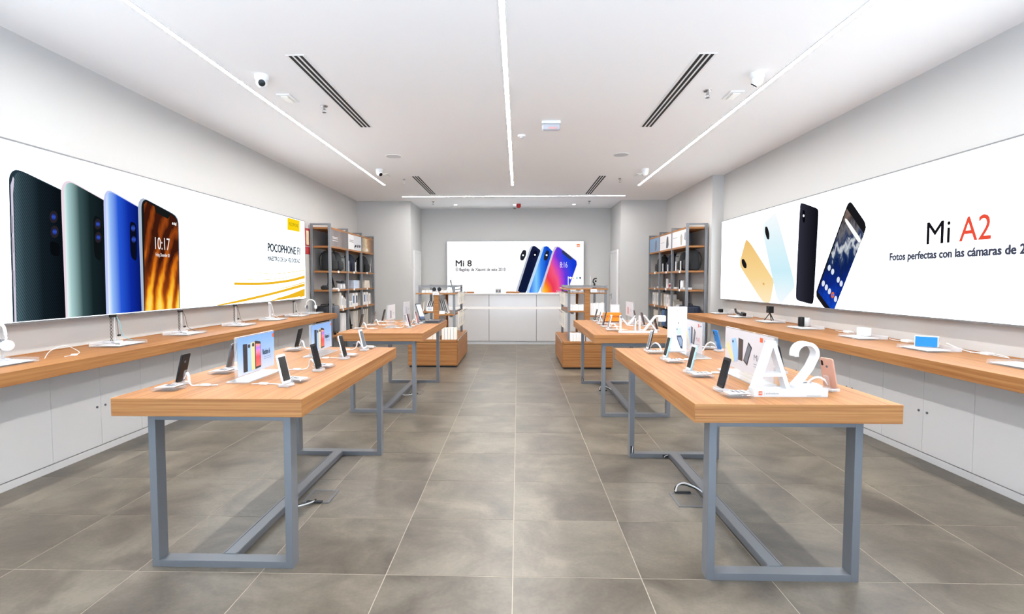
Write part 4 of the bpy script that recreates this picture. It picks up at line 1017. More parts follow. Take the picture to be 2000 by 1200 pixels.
print_uv(t, 'orange_logo', s_, [(0.05, 0.308), (0.06, 0.308), (0.06, 0.318), (0.05, 0.318)], P_('card_peach', 240, 170, 150), 0.0008)
print_uv(t, 'printed_text_line', s_, [(0.04, 0.272), (0.086, 0.272), (0.086, 0.28), (0.04, 0.28)], P_('card_palegrey', 216, 212, 214), 0.0008)

# ------------------------------------------------------------------ standing letters
M_LET = pm('letter_white', rgb(214, 214, 215), 0.35)
def stroke(m, pts, wd, y0, y1):
    """flat stroke of constant width through x,z points, extruded in y"""
    V = [Vector(p) for p in pts]; n = len(V); L_ = []; R_ = []
    for i, p in enumerate(V):
        t_ = (V[min(i + 1, n - 1)] - V[max(i - 1, 0)]).normalized(); q = Vector((-t_.y, t_.x)) * wd / 2
        L_.append(p + q); R_.append(p - q)
    for i in range(n - 1):
        a = [m.bm.verts.new((p.x, y, p.y)) for y in (y0, y1) for p in (L_[i], L_[i + 1], R_[i + 1], R_[i])]
        for f in ((0, 1, 2, 3), (4, 7, 6, 5), (0, 4, 5, 1), (2, 6, 7, 3)): m.bm.faces.new([a[k] for k in f])
        if i == 0: m.bm.faces.new([a[k] for k in (0, 3, 7, 4)])
        if i == n - 2: m.bm.faces.new([a[k] for k in (1, 5, 6, 2)])
    bmesh.ops.remove_doubles(m.bm, verts=m.bm.verts, dist=1e-5)
    return m
AX, AY = 1.093, 2.508          # lower left front corner of the A2 letters
t = thing('letter_sign', 'large white standing A2 letters on front right table', 'letter sign', (AX + 0.17, AY + 0.03, HT))
b_ = MB().box(AX, AX + 0.337, AY, AY + 0.062, HT, HT + 0.037).build('plinth', M_LET, t, 0.001, world=True)
def P3(m, pts): 
    return m
m = MB(); zb0 = HT + 0.037; Y1, Y2 = AY + 0.003, AY + 0.058
for poly in ([(0.002, 0), (0.021, 0), (0.0845, 0.195), (0.0845, 0.2225), (0.0745, 0.2225)], [(0.167, 0), (0.148, 0), (0.0845, 0.195), (0.0845, 0.2225), (0.0945, 0.2225)], [(0.0399, 0.058), (0.1291, 0.058), (0.1239, 0.074), (0.0451, 0.074)]):
    m.prism([(AX + u, Y1, zb0 + v) for u, v in poly], (0, Y2 - Y1, 0))
m.build('letter_a', M_LET, t, world=True)
cx, cz, rr = AX + 0.24, zb0 + 0.163, 0.0475
arc = [(cx - rr, cz - 0.012)] + [(cx + rr * math.cos(a), cz + rr * math.sin(a)) for a in [PI - i * (PI + 0.62) / 16 for i in range(17)]]
arc += [(AX + 0.262, zb0 + 0.098), (AX + 0.232, zb0 + 0.055), (AX + 0.1935, zb0 + 0.009)]
m = MB(); stroke(m, arc, 0.0165, Y1, Y2); stroke(m, [(AX + 0.188, zb0 + 0.0085), (AX + 0.312, zb0 + 0.0085)], 0.017, Y1 + 0.0005, Y2 - 0.0005)
m.build('numeral_two', M_LET, t, world=True)
s_ = Surf((AX, AY, HT), (1, 0, 0), (0, -1, 0))
lg = print_uv(t, 'orange_logo', s_, [(0.02, 0.009), (0.037, 0.009), (0.037, 0.028), (0.02, 0.028)], M_ORANGE, 0.0004)
text_on(lg, 'mi', s_, 0.0235, 0.0335, 0.0145, 0.023, M_WHITE, 0.0014, 0.012)
print_uv(t, 'printed_divider', s_, [(0.046, 0.01), (0.0466, 0.01), (0.0466, 0.028), (0.046, 0.028)], M_INK, 0.0004)
text_on(t, 'androidone', s_, 0.053, 0.112, 0.0135, 0.0235, M_INK, 0.0006, -0.002)
print_uv(t, 'printed_text_line', s_, [(0.24, 0.006), (0.305, 0.006), (0.305, 0.0072), (0.24, 0.0072)], M_INK, 0.0004)

MX, MY = 1.04, 5.545
t = thing('letter_sign', 'white standing MIX letters at front edge of rear right table', 'letter sign', (MX + 0.19, MY + 0.03, HT))
MB().box(MX, MX + 0.388, MY, MY + 0.055, HT, HT + 0.02).build('plinth', M_LET, t, 0.001, world=True)
z0, z1 = HT + 0.02, HT + 0.178
m = MB()
for pts in ([(MX + 0.014, z0), (MX + 0.014, z1)], [(MX + 0.012, z1 - 0.008), (MX + 0.088, z0 + 0.058)], [(MX + 0.088, z0 + 0.058), (MX + 0.165, z1 - 0.008)], [(MX + 0.163, z0), (MX + 0.163, z1)]):
    stroke(m, pts, 0.0155, MY + 0.004, MY + 0.05)
m.build('letter_m', M_LET, t, world=True)
m = MB(); stroke(m, [(MX + 0.209, z0), (MX + 0.209, z1)], 0.0155, MY + 0.004, MY + 0.05); m.build('letter_i', M_LET, t, world=True)
m = MB(); stroke(m, [(MX + 0.256, z1), (MX + 0.382, z0)], 0.0155, MY + 0.004, MY + 0.05); stroke(m, [(MX + 0.252, z0), (MX + 0.368, z1 - 0.007), (MX + 0.4, z1 - 0.007)], 0.0155, MY + 0.005, MY + 0.049)
m.build('letter_x', M_LET, t, world=True)
b_ = MB().prism([(MX + 0.433 + u, MY + 0.006, z1 - 0.029 + v) for u, v in rpoly(0.078, 0.062, 0.008)], (0, 0.04, 0)).build('number_box', M_LET, t, world=True)
s_ = Surf((MX + 0.394, MY + 0.006, z1 - 0.06), (1, 0, 0), (0, -1, 0))
text_on(b_, '2S', s_, 0.016, 0.062, 0.017, 0.046, P_('letter_grey', 206, 196, 200), 0.0006, -0.01)

# ------------------------------------------------------------------ rear left table: tablet-like tall phone, mat, notebook
ph = phone('smartphone', 'large pale blue screened phone standing on the black mat of rear left table', -1.235, 6.98, -0.62, C_BLACK, screen=grad('screen_pale', 2, [(0, rgb(30, 40, 70)), (0.18, rgb(60, 80, 120)), (0.26, rgb(190, 210, 236)), (1, rgb(196, 212, 240))], 1.0, emit=False), w_=0.088, h_=0.24, lean=0.42)
stand('clear stand holding the large pale blue screened phone', -1.235, 6.98, -0.62, True)
t = thing('desk_mat', 'black mat on the far aisle corner of rear left table', 'mat', (-1.12, 7.06, HT))
MB().prism([(-1.37, 6.72, HT), (-0.99, 6.72, HT), (-0.985, 7.34, HT), (-1.35, 7.34, HT)], (0, 0, 0.0035)).build('mat', pm('mat_black', rgb(40, 39, 42), 0.6), t, 0.001, world=True)
t = thing('notebook_computer', 'closed dark grey notebook computer on the black mat', 'laptop', (-1.1, 7.03, HT + 0.0037))
nb = pm('notebook_grey', rgb(62, 63, 72), 0.35, 0.4)
MB().box(-0.085, 0.085, -0.19, 0.15, 0.002, 0.011).build('base', nb, t, 0.002)
MB().box(-0.085, 0.085, -0.19, 0.15, 0.0115, 0.0165).build('lid', nb, t, 0.002)
m = MB()
for fx in (-0.07, 0.07):
    for fy in (-0.17, 0.13): m.cyl((fx, fy, 0), 0.006, 0.002, 8)
m.build('rubber_feet', M_BLACK, t)

# ================================================================== SMALL GOODS (helpers)
M_BOXW = pm('carton_white', rgb(238, 236, 234), 0.5)
M_BOXC = pm('carton_cream', rgb(216, 206, 192), 0.6)
M_BOXG = pm('carton_grey', rgb(190, 192, 198), 0.5)
M_BOXB = pm('carton_pale_blue', rgb(196, 210, 230), 0.5)
M_BAGK = pm('bag_black', rgb(26, 27, 30), 0.85)
M_BAGN = pm('bag_navy', rgb(26, 32, 50), 0.85)
M_BAGG = pm('bag_grey', rgb(84, 88, 92), 0.85)
M_CASEK = pm('case_black', rgb(30, 31, 35), 0.4)
M_CASEG = pm('case_grey', rgb(92, 95, 102), 0.45)
M_CASEB = pm('case_blue', rgb(70, 110, 160), 0.4)
M_CASEN = pm('case_navy', rgb(28, 36, 58), 0.45)
M_TAG = pm('price_tag', rgb(236, 236, 236), 0.5)
def carton(label, x, y, z, sx, sy, sz, mat, group, rz=0.0, tilt=0.0, name='carton', cat='box', face=None, printmat=None):
    """a closed carton standing on z; a printed panel on one face when asked"""
    t = MB().obox((0, 0, sz / 2), sx, sy, sz).build(name, mat, None, 0.0015, seg=1)
    t.location = (x, y, z); t.rotation_euler = (0, tilt, rz)
    tag(t, label, cat, group)
    if face:
        s_ = 1 if face[0] == '+' else -1
        m = MB()
        if face[1] == 'x': m.box(*sorted((s_ * sx / 2, s_ * (sx / 2 + 0.0012))), -sy * 0.32, sy * 0.32, sz * 0.25, sz * 0.8)
        else: m.box(-sx * 0.32, sx * 0.32, *sorted((s_ * sy / 2, s_ * (sy / 2 + 0.0012))), sz * 0.25, sz * 0.8)
        m.build('printed_panel', printmat or M_BOXG, t)
    return t
def soft_rings(m, rings, seg=20, pw=2.6, c=(0, 0)):
    """loft of rounded-rectangle rings: (z, half_x, half_y, dx)"""
    R_ = []
    for z, a, b, dx in rings:
        ring = []
        for i in range(seg):
            t_ = 2 * PI * i / seg; cs, sn = math.cos(t_), math.sin(t_)
            ring.append(m.bm.verts.new((c[0] + dx + a * math.copysign(abs(cs) ** (2 / pw), cs), c[1] + b * math.copysign(abs(sn) ** (2 / pw), sn), z)))
        R_.append(ring)
    for a, b in zip(R_, R_[1:]):
        for i in range(seg): m.bm.faces.new((a[i], a[(i + 1) % seg], b[(i + 1) % seg], b[i]))
    m.bm.faces.new(R_[0][::-1]); m.bm.faces.new(R_[-1])
    return m
def backpack(label, x, y, z, rz, mat, wd=0.3, dp=0.16, ht=0.42, tagged=True):
    """front pocket faces local +X"""
    t = thing('backpack', label, 'backpack', (x, y, z), rz, 'backpacks on the shelves')
    hx, hy = dp / 2, wd / 2
    soft_rings(MB(), [(0, hx * 0.8, hy * 0.86, 0), (0.02, hx, hy * 0.98, 0), (ht * 0.5, hx, hy, 0), (ht * 0.78, hx * 0.9, hy * 0.92, -0.006), (ht * 0.92, hx * 0.7, hy * 0.74, -0.015), (ht * 0.985, hx * 0.4, hy * 0.45, -0.02), (ht, hx * 0.1, hy * 0.12, -0.022)]).build('body', mat, t, smooth=True)
    soft_rings(MB(), [(0.03, 0.02, hy * 0.75, hx), (0.05, 0.03, hy * 0.82, hx), (ht * 0.4, 0.03, hy * 0.82, hx), (ht * 0.5, 0.015, hy * 0.7, hx - 0.004)]).build('front_pocket', mat, t, smooth=True)
    MB().tube([(-0.03, -0.03, ht - 0.012), (-0.032, -0.022, ht + 0.022), (-0.032, 0.022, ht + 0.022), (-0.03, 0.03, ht - 0.012)], 0.006, 6).build('carry_handle', mat, t, smooth=True)
    for sy in (-1, 1):
        MB().tube([(-hx * 0.8, sy * hy * 0.5, ht * 0.88), (-hx - 0.02, sy * hy * 0.55, ht * 0.7), (-hx - 0.022, sy * hy * 0.6, ht * 0.4), (-hx * 0.9, sy * hy * 0.8, ht * 0.12)], 0.011, 6).build('shoulder_strap', mat, t, smooth=True)
    MB().box(hx + 0.024, hx + 0.0275, -hy * 0.6, hy * 0.6, ht * 0.5 - 0.004, ht * 0.5 + 0.004).build('zip', M_DARK, t)
    return t
def suitcase(label, x, y, z, rz, mat, dx=0.3, dy=0.2, h=0.5, group='suitcases on the bottom shelves'):
    t = thing('suitcase', label, 'suitcase', (x, y, z), rz, group)
    b = MB().box(-dx / 2, dx / 2, -dy / 2, dy / 2, 0.04, h).build('shell', mat, t, 0.03, True, seg=3)
    m = MB()
    for i in range(4):
        yy = -dx * 0.3 + i * dx * 0.2
        m.box(yy - 0.006, yy + 0.006, -dy / 2 - 0.004, dy / 2 + 0.004, 0.08, h - 0.04)
    m.build('ribs', mat, t, 0.002)
    MB().tube([(-0.05, 0, h - 0.005), (-0.045, 0, h + 0.025), (0.045, 0, h + 0.025), (0.05, 0, h - 0.005)], 0.008, 6).build('carry_handle', M_BLACK, t, smooth=True)
    for sx in (-1, 1):
        for sy in (-1, 1):
            MB().cyl((sx * dx * 0.36, sy * dy * 0.3 - 0.008, 0.02), 0.02, 0.016, 14, 'Y').build('wheel', M_BLACK, t)
    return t

# ================================================================== TALL SHELVES
LEV = [2.31, 1.99, 1.56, 1.23, 0.87, 0.42]
def shelf_unit(label, xf, xb, ys, sgn, skip):
    """xf: aisle face, xb: wall side; ys: frame positions; sgn +1 when the aisle lies towards +X"""
    t = thing('shelf_unit', label, 'shelf unit', ((xf + xb) / 2, sum(ys) / len(ys), 0), 0, 'tall steel and oak shelf units')
    pw, top = 0.042, 2.37
    for k, y in enumerate(ys):
        for xx in (xf, xb):
            c = xx - sgn * pw / 2 if xx == xf else xx + sgn * pw / 2
            p = MB().box(c - pw / 2, c + pw / 2, y - pw / 2, y + pw / 2, 0, top).build('upright', M_RACK, t, 0.002, world=True)
            m = MB()
            for i in range(76):
                z = 0.06 + i * 0.03
                m.box(c - 0.005, c + 0.005, y - pw / 2 - 0.0006, y - pw / 2 + 0.0005, z, z + 0.012)
                if xx == xf: m.box(*sorted((xf - sgn * 0.0005, xf + sgn * 0.0006)), y - 0.005, y + 0.005, z, z + 0.012)
            tag(m.build('perforations', M_INK, p, world=True), kind='stuff')
        a, b = sorted((xf - sgn * pw, xb + sgn * pw))
        MB().box(a, b, y - pw / 2, y + pw / 2, top - 0.03, top).build('top_rail', M_RACK, t, world=True)
        MB().box(a, b, y - pw / 2, y + pw / 2, 0.0, 0.03).build('foot_rail', M_RACK, t, world=True)
    for k in range(len(ys) - 1):
        for li, z in enumerate(LEV):
            y0, y1 = ys[k] + pw / 2, ys[k + 1] - pw / 2
            if (k, li) in skip:
                if skip[(k, li)] is None: continue
                y0 = skip[(k, li)]
            a, b = sorted((xf - sgn * 0.004, xb))
            sb = MB().box(a, b, y0, y1, z - 0.032, z).build('shelf_board', M_OAK, t, 0.0015, world=True)
            m = MB(); a, b = sorted((xf - sgn * 0.004, xf + sgn * 0.004))
            if 1 < li < 5:
                ym = (y0 + y1) / 2 - 0.1
                MB().box(a, b, ym - 0.035, ym + 0.035, z - 0.036, z + 0.006).build('price_tag', M_TAG, sb, world=True)
    return t
YSL = [9.25, 10.19, 11.10, 12.02]; YSR = [9.40, 10.29, 11.17, 12.02]
SLF, SLB = -3.22, -3.575; SRF, SRB = 2.885, 3.245
shelf_unit('tall grey steel shelf unit with oak boards on the left wall', SLF, SLB, YSL, 1, {(0, 4): 9.74})
shelf_unit('tall grey steel shelf unit with oak boards on the right wall', SRF, SRB, YSR, -1, {(0, 4): None})
def poster(label, x, y0, y1, sgn, mat, detail):
    t = thing('poster_panel', label, 'poster', (x, (y0 + y1) / 2, 1.991), 0, 'poster panels on the top shelves')
    a, b = sorted((x, x - sgn * 0.006))
    p = MB().box(a, b, y0, y1, 1.991, 2.275).build('panel', mat, t, world=True)
    s_ = Surf((x, y0 if sgn > 0 else y1, 1.991), (0, sgn, 0), (sgn, 0, 0))
    for nm, pts, m_ in detail:
        W, H = y1 - y0, 0.284
        print_uv(p, nm, s_, [(u * W, v * H) for u, v in pts], m_, 0.0006)
    return t
M_PBROWN = grad('poster_dark_planks', 1, [(0, rgb(116, 106, 104)), (0.3, rgb(96, 86, 86)), (0.5, rgb(120, 106, 102)), (0.7, rgb(80, 68, 68)), (1, rgb(104, 92, 90))], 1, 0.6, 6, False, (1, 6, 0.3))
M_PROOM = grad('poster_warm_room', 1, [(0, rgb(120, 100, 78)), (0.35, rgb(206, 186, 150)), (0.5, rgb(170, 126, 74)), (0.75, rgb(110, 80, 54)), (1, rgb(86, 62, 46))], 1, 0.5, 3, False)
M_PWH = pm('poster_white', rgb(220, 218, 218), 0.5)
M_PBLUE = pm('poster_steel_blue', rgb(116, 142, 172), 0.5)
L_ = lambda v, u0=0.08, u1=0.4: [(u0, v), (u1, v), (u1, v + 0.03), (u0, v + 0.03)]
XPL, XPR = SLF - 0.006, SRF + 0.006
poster('dark plank patterned poster on top of the left shelf unit, nearest bay', XPL, YSL[0] + 0.03, YSL[1] - 0.03, 1, M_PBROWN, [('printed_text_line', L_(0.55), M_PWH), ('printed_text_line', L_(0.47), M_PWH), ('printed_text_line', L_(0.33), M_PWH)])
K_ = P_('poster_dark', 60, 60, 64)
poster('white poster with dark drone silhouettes on left shelf unit, middle bay', XPL, YSL[1] + 0.03, YSL[2] - 0.03, 1, M_PWH, [('printed_photo', [(0.42, 0.02), (0.98, 0.02), (0.98, 0.98), (0.42, 0.98)], P_('poster_pale_grey', 196, 196, 200)), ('printed_silhouette', [(0.42, 0.1), (0.5, 0.34), (0.62, 0.4), (0.6, 0.22), (0.5, 0.2)], K_), ('printed_silhouette', [(0.66, 0.2), (0.7, 0.42), (0.78, 0.4), (0.76, 0.2)], K_), ('printed_silhouette', [(0.82, 0.24), (0.84, 0.42), (0.94, 0.4), (0.92, 0.22)], K_), ('printed_text_line', L_(0.6), K_), ('printed_text_line', L_(0.5), K_)])
poster('warm brown interior photo poster on left shelf unit, far bay', XPL, YSL[2] + 0.03, YSL[3] - 0.03, 1, M_PROOM, [('printed_lantern', [(0.3, 0.12), (0.42, 0.06), (0.54, 0.14), (0.42, 0.32)], M_PWH)])
poster('white poster with a pale scooter picture on right shelf unit, nearest bay', XPR, YSR[0] + 0.03, YSR[1] - 0.03, -1, M_PWH, [('printed_silhouette', [(0.62, 0.3), (0.6, 0.6), (0.68, 0.8), (0.76, 0.6), (0.72, 0.1), (0.64, 0.06)], P_('poster_beige', 168, 158, 146)), ('printed_silhouette', [(0.88, 0.4), (0.9, 0.8), (0.98, 0.8), (0.98, 0.3)], P_('poster_grey', 130, 136, 150)), ('printed_text_line', L_(0.6, 0.06, 0.4), P_('poster_grey', 130, 136, 150))])
poster('white poster with a dark upright gadget on right shelf unit, middle bay', XPR, YSR[1] + 0.03, YSR[2] - 0.03, -1, M_PWH, [('printed_silhouette', [(0.56, 0.1), (0.6, 0.7), (0.66, 0.88), (0.74, 0.84), (0.78, 0.3), (0.72, 0.08)], K_), ('printed_text_line', L_(0.5, 0.06, 0.4), P_('poster_grey', 130, 136, 150))])
poster('steel blue poster with a standing figure on right shelf unit, far bay', XPR, YSR[2] + 0.03, YSR[3] - 0.03, -1, M_PBLUE, [('printed_silhouette', [(0.58, 0.1), (0.6, 0.6), (0.66, 0.85), (0.74, 0.8), (0.76, 0.4), (0.7, 0.05)], P_('poster_tan', 92, 80, 76))])

# goods on the left shelf unit
XLG = -3.4
z = LEV[2]
backpack('large black backpack in nearest bay of left shelf unit', -3.37, 9.55, z, 0.0, M_BAGK, 0.36, 0.2, 0.36)
backpack('charcoal backpack beside the large black one on left shelf unit', -3.37, 9.93, z, 0.0, M_BAGG if False else pm('bag_charcoal', rgb(40, 42, 46), 0.85), 0.32, 0.18, 0.36)
t = thing('pouch', 'grey green flat pouch standing in middle bay of left shelf unit', 'pouch', (-3.42, 10.4, z))
soft_rings(MB(), [(0, 0.03, 0.12, 0), (0.02, 0.045, 0.14, 0), (0.25, 0.04, 0.14, 0), (0.32, 0.02, 0.12, 0)]).build('body', pm('bag_sage', rgb(128, 132, 128), 0.85), t, smooth=True)
MB().box(0.035, 0.046, -0.1, 0.1, 0.26, 0.272).build('zip', M_DARK, t)
backpack('dark navy backpack in middle bay of left shelf unit', -3.39, 10.82, z, 0.0, M_BAGN, 0.34, 0.17, 0.36)
backpack('black backpack in far bay of left shelf unit', -3.37, 11.66, z, 0.0, M_BAGK, 0.4, 0.2, 0.36)
def tagcard(label, x, y, z, sgn, h=0.13):
    t = thing('price_stand', label, 'price stand', (x, y, z), 0, 'white price stands before the backpacks')
    MB().box(-0.025, 0.025, -0.035, 0.035, 0, 0.008).build('foot', M_ACRW, t)
    MB().obox((0, 0, 0.008 + h / 2), 0.008, 0.05, h).build('card', M_CARD, t)
    MB().obox((sgn * 0.0048, 0, 0.03 + h / 2), 0.001, 0.03, h * 0.3).build('print', M_BOXG, t)
tagcard('white price stand before grey green pouch on left shelf unit', -3.262, 10.34, z, 1, 0.2)
tagcard('white price stand before navy backpack on left shelf unit', -3.262, 10.78, z, 1, 0.19)
tagcard('white price stand before far backpack on left shelf unit', -3.262, 11.86, z, 1, 0.19)
z = LEV[3]
t = thing('sling_bag', 'black sling bag with looped straps on nearest bay of left shelf unit', 'bag', (-3.4, 9.5, z))
MB().tube([(0.08, -0.2, 0.02), (0.07, -0.1, 0.12), (0.03, 0.02, 0.27), (0.0, 0.1, 0.28), (0.04, 0.06, 0.16), (0.08, -0.06, 0.03)], 0.013, 6).build('strap', M_BAGK, t, smooth=True)
MB().tube([(0.05, 0.16, 0.015), (0.02, 0.2, 0.16), (-0.01, 0.24, 0.27), (0.0, 0.3, 0.2), (0.03, 0.32, 0.04)], 0.014, 6).build('strap', M_BAGK, t, smooth=True)
soft_rings(MB(), [(0, 0.05, 0.1, -0.02), (0.015, 0.07, 0.12, -0.02), (0.05, 0.07, 0.12, -0.02), (0.075, 0.04, 0.09, -0.02)], c=(0.05, -0.12)).build('pouch', M_BAGK, t, smooth=True)
carton('flat white device box before the black sling bag on left shelf unit', -3.27, 9.6, z, 0.06, 0.16, 0.025, M_BOXW, 'small goods on the left shelf unit')
for i, y in enumerate((9.86, 10.02)):
    carton(('first', 'second')[i] + ' small grey blister box right of the sling bag on left shelf unit', -3.28, y, z, 0.06, 0.12, 0.1, M_BOXG, 'small goods on the left shelf unit', 0, 0, 'carton', 'box', '+x', M_BOXW)
t = thing('headset', 'grey virtual reality headset on left shelf unit', 'headset', (-3.36, 10.37, z))
soft_rings(MB(), [(0.05, 0.045, 0.075, 0), (0.07, 0.06, 0.09, 0), (0.13, 0.06, 0.09, 0), (0.155, 0.045, 0.08, 0)], pw=3).build('visor', M_CASEG, t, smooth=True)
MB().tube([(-0.03, -0.08, 0.11), (-0.1, -0.09, 0.13), (-0.15, 0, 0.14), (-0.1, 0.09, 0.13), (-0.03, 0.08, 0.11)], 0.012, 6).build('head_strap', M_BAGG, t, smooth=True)
MB().box(-0.03, 0.03, -0.05, 0.05, 0, 0.055).build('stand', M_ACRW, t)
for k in range(4):
    carton('pale blue folded pack in middle bay of left shelf unit, %s of its stack' % ('lowest', 'second', 'third', 'topmost')[k], -3.34, 10.83, z + 0.041 * k, 0.16, 0.36, 0.04, M_BOXB, 'stacked pale blue packs on left shelf unit')
for k in range(4):
    carton('cream flat carton in far bay of left shelf unit, %s of its stack' % ('lowest', 'second', 'third', 'topmost')[k], -3.34, 11.6, z + 0.041 * k, 0.16, 0.42 - 0.02 * k, 0.04, M_BOXC, 'stacked cream cartons on left shelf unit')
z = LEV[4]
for i, (y, sy, h, m_) in enumerate(((9.83, 0.1, 0.3, M_BOXC), (9.94, 0.09, 0.24, M_BOXW), (10.04, 0.08, 0.2, M_BOXC), (10.13, 0.07, 0.17, M_BOXW))):
    carton(('tallest cream', 'second white', 'third cream', 'lowest white')[i] + ' carton in stepped row at nearest bay of left shelf unit', -3.34, y, z, 0.16, sy, h, m_, 'cartons on the left shelf unit', 0, 0, 'carton', 'box', '+x', M_BOXG)
for i, (y, h, pmat) in enumerate(((10.35, 0.13, M_BOXG), (10.5, 0.12, M_BOXG), (10.66, 0.27, M_CASEB), (10.86, 0.27, M_CASEN), (11.23, 0.27, M_BOXB), (11.42, 0.27, M_CASEB), (11.62, 0.27, M_BOXG), (11.82, 0.24, M_BOXC))):
    carton(('low white carton at near end of middle bay', 'low white carton second in middle bay', 'tall white carton with blue picture in middle bay', 'tall white carton with navy picture in middle bay', 'tall white carton with pale blue picture in far bay', 'tall white carton with blue picture in far bay', 'tall white carton with grey picture in far bay', 'white carton with cream picture at far end')[i] + ' of left shelf unit' if 'bay' not in '' else '', -3.34, y, z, 0.14, 0.14, h, M_BOXW, 'cartons on the left shelf unit', 0, 0, 'carton', 'box', '+x', pmat)
z = LEV[5]
suitcase('black suitcase at near end of left shelf unit', -3.4, 9.36, z, 0, M_CASEK, 0.24, 0.16, 0.52)
suitcase('grey suitcase beside the black one on left shelf unit', -3.36, 9.6, z, 0, M_CASEG, 0.26, 0.22, 0.52)
for i, y in enumerate((9.92, 10.05)):
    carton(('first', 'second')[i] + ' white poster board leaning in nearest bay of left shelf unit', -3.34, y, z, 0.2, 0.02, 0.36, M_BOXW, 'boards leaning on the left shelf unit', 0.25, 0.0, 'leaning_board', 'board')
t = thing('scooter', 'folded black kick scooter handle among white boards on left shelf unit', 'scooter', (-3.3, 10.42, z))
MB().tube([(0.03, -0.1, 0.36), (0.02, 0.02, 0.16), (0.01, 0.1, 0.03)], 0.014, 8).build('stem', M_BLACK, t, smooth=True)
MB().lathe([(0.03, -0.014), (0.05, -0.014), (0.05, 0.014), (0.03, 0.014), (0.03, -0.014)], (0.01, 0.14, 0.052), 18, 'X').build('wheel', M_BLACK, t, smooth=True)
for i, y in enumerate((10.62, 10.74, 10.86, 11.3, 11.45, 11.6)):
    carton('cream carton leaning on bottom board of left shelf unit, ' + ('first', 'second', 'third', 'fourth', 'fifth', 'last')[i] + ' from the front', -3.36, y, z, 0.2, 0.09, 0.36, M_BOXC if i % 2 else pm('carton_stone', rgb(196, 190, 184), 0.6), 'cartons on the bottom board of left shelf unit', 0.1, 0.0)

# goods on the right shelf unit
z = LEV[2]
backpack('large black backpack at near end of right shelf unit', 3.06, 9.62, z, PI, M_BAGK, 0.38, 0.2, 0.37)
backpack('black backpack second from near end of right shelf unit', 3.07, 10.05, z, PI, M_BAGK, 0.34, 0.18, 0.36)
t = thing('pouch', 'light grey flat bag in middle bay of right shelf unit', 'pouch', (3.09, 10.5, z), PI)
soft_rings(MB(), [(0, 0.03, 0.13, 0), (0.02, 0.045, 0.15, 0), (0.28, 0.04, 0.15, 0), (0.34, 0.02, 0.13, 0)]).build('body', pm('bag_stone', rgb(140, 140, 138), 0.85), t, smooth=True)
MB().box(0.035, 0.046, -0.1, 0.1, 0.28, 0.292).build('zip', M_DARK, t)
backpack('navy backpack in middle bay of right shelf unit', 3.08, 10.88, z, PI, M_BAGN, 0.36, 0.17, 0.36)
backpack('black backpack in far bay of right shelf unit', 3.07, 11.6, z, PI, M_BAGK, 0.42, 0.2, 0.34)
for y, s_, h in ((9.83, 'largest backpack', 0.17), (10.13, 'second backpack', 0.17), (10.66, 'light grey bag', 0.13), (11.02, 'navy backpack', 0.16)):
    tagcard('white price stand before the %s on right shelf unit' % s_, 2.925, y, z, -1, h)
z = LEV[3]
for i, (y, s_) in enumerate(((9.5, 0.14), (9.68, 0.16), (10.1, 0.2), (10.18, 0.02), (10.42, 0.12), (11.35, 0.14))):
    if s_ < 0.05: continue
    carton('clear acrylic riser on right shelf unit, ' + ('nearest', 'second', 'third', '', 'fourth', 'farthest')[i] + ' from the shop front', 2.96, y, z, 0.1, s_, 0.035, M_ACRW, 'acrylic risers on right shelf unit', name='acrylic_riser', cat='riser')
def flask(label, x, y, z, r, h, mat, capmat):
    t = thing('flask', label, 'flask', (x, y, z))
    MB().lathe([(0, 0), (r, 0), (r, h * 0.8), (r * 0.85, h * 0.83), (0, h * 0.83)], seg=18).build('body', mat, t, smooth=True)
    MB().lathe([(r * 0.88, h * 0.83), (r * 0.88, h), (0, h)], seg=18).build('cap', capmat, t, smooth=True)
flask('white flask in nearest bay of right shelf unit', 2.97, 9.86, z, 0.035, 0.16, M_WHITE, M_WHITE)
flask('black flask beside the white one on right shelf unit', 2.97, 9.96, z, 0.03, 0.17, M_BLACK, M_BLACK)
flask('small red flask in middle bay of right shelf unit', 2.97, 10.62, z, 0.035, 0.1, pm('flask_red', rgb(150, 40, 44), 0.4), M_WHITE)
t = thing('rod_stand', 'clear stand with upright white rods on right shelf unit', 'stand', (2.98, 10.88, z))
MB().box(-0.04, 0.04, -0.09, 0.09, 0, 0.012).build('foot', M_ACRW, t)
for i in range(4): MB().cyl((0, -0.066 + i * 0.044, 0.012), 0.007, 0.18, 8).build('rod', M_WHITE, t)
z = LEV[4]
for i, (y, h, m_) in enumerate(((10.42, 0.12, M_BOXC), (10.6, 0.15, M_BOXC), (10.78, 0.24, M_BOXW), (10.97, 0.24, M_BOXC), (11.3, 0.26, M_BOXC), (11.5, 0.26, M_BOXW), (11.7, 0.26, M_BOXC), (11.89, 0.26, M_BOXW))):
    carton(('low cream carton at near end of middle bay', 'low cream carton second in middle bay', 'tall white carton in middle bay', 'tall cream carton at far end of middle bay', 'tall cream carton at near end of far bay', 'tall white carton second in far bay', 'tall cream carton third in far bay', 'tall white carton at far end')[i] + ' of right shelf unit', 3.04, y, z, 0.16, 0.15, h, m_, 'cartons on the right shelf unit', 0, 0, 'carton', 'box', '-x', M_BOXG)
z = LEV[5]
suitcase('dark navy suitcase at near end of right shelf unit', 3.06, 9.72, z, 0, M_CASEN, 0.26, 0.44, 0.52)
t = thing('table_lamp', 'clear and white lamp on bottom board of right shelf unit', 'lamp', (2.99, 10.14, z))
MB().lathe([(0, 0), (0.05, 0), (0.05, 0.015), (0.012, 0.025), (0.012, 0.32), (0, 0.32)], seg=18).build('base', M_WHITE, t, smooth=True)
MB().lathe([(0.02, 0.32), (0.06, 0.35), (0.07, 0.42), (0.06, 0.49), (0.03, 0.52), (0, 0.525)], seg=18).build('globe', M_ACRW, t, smooth=True)
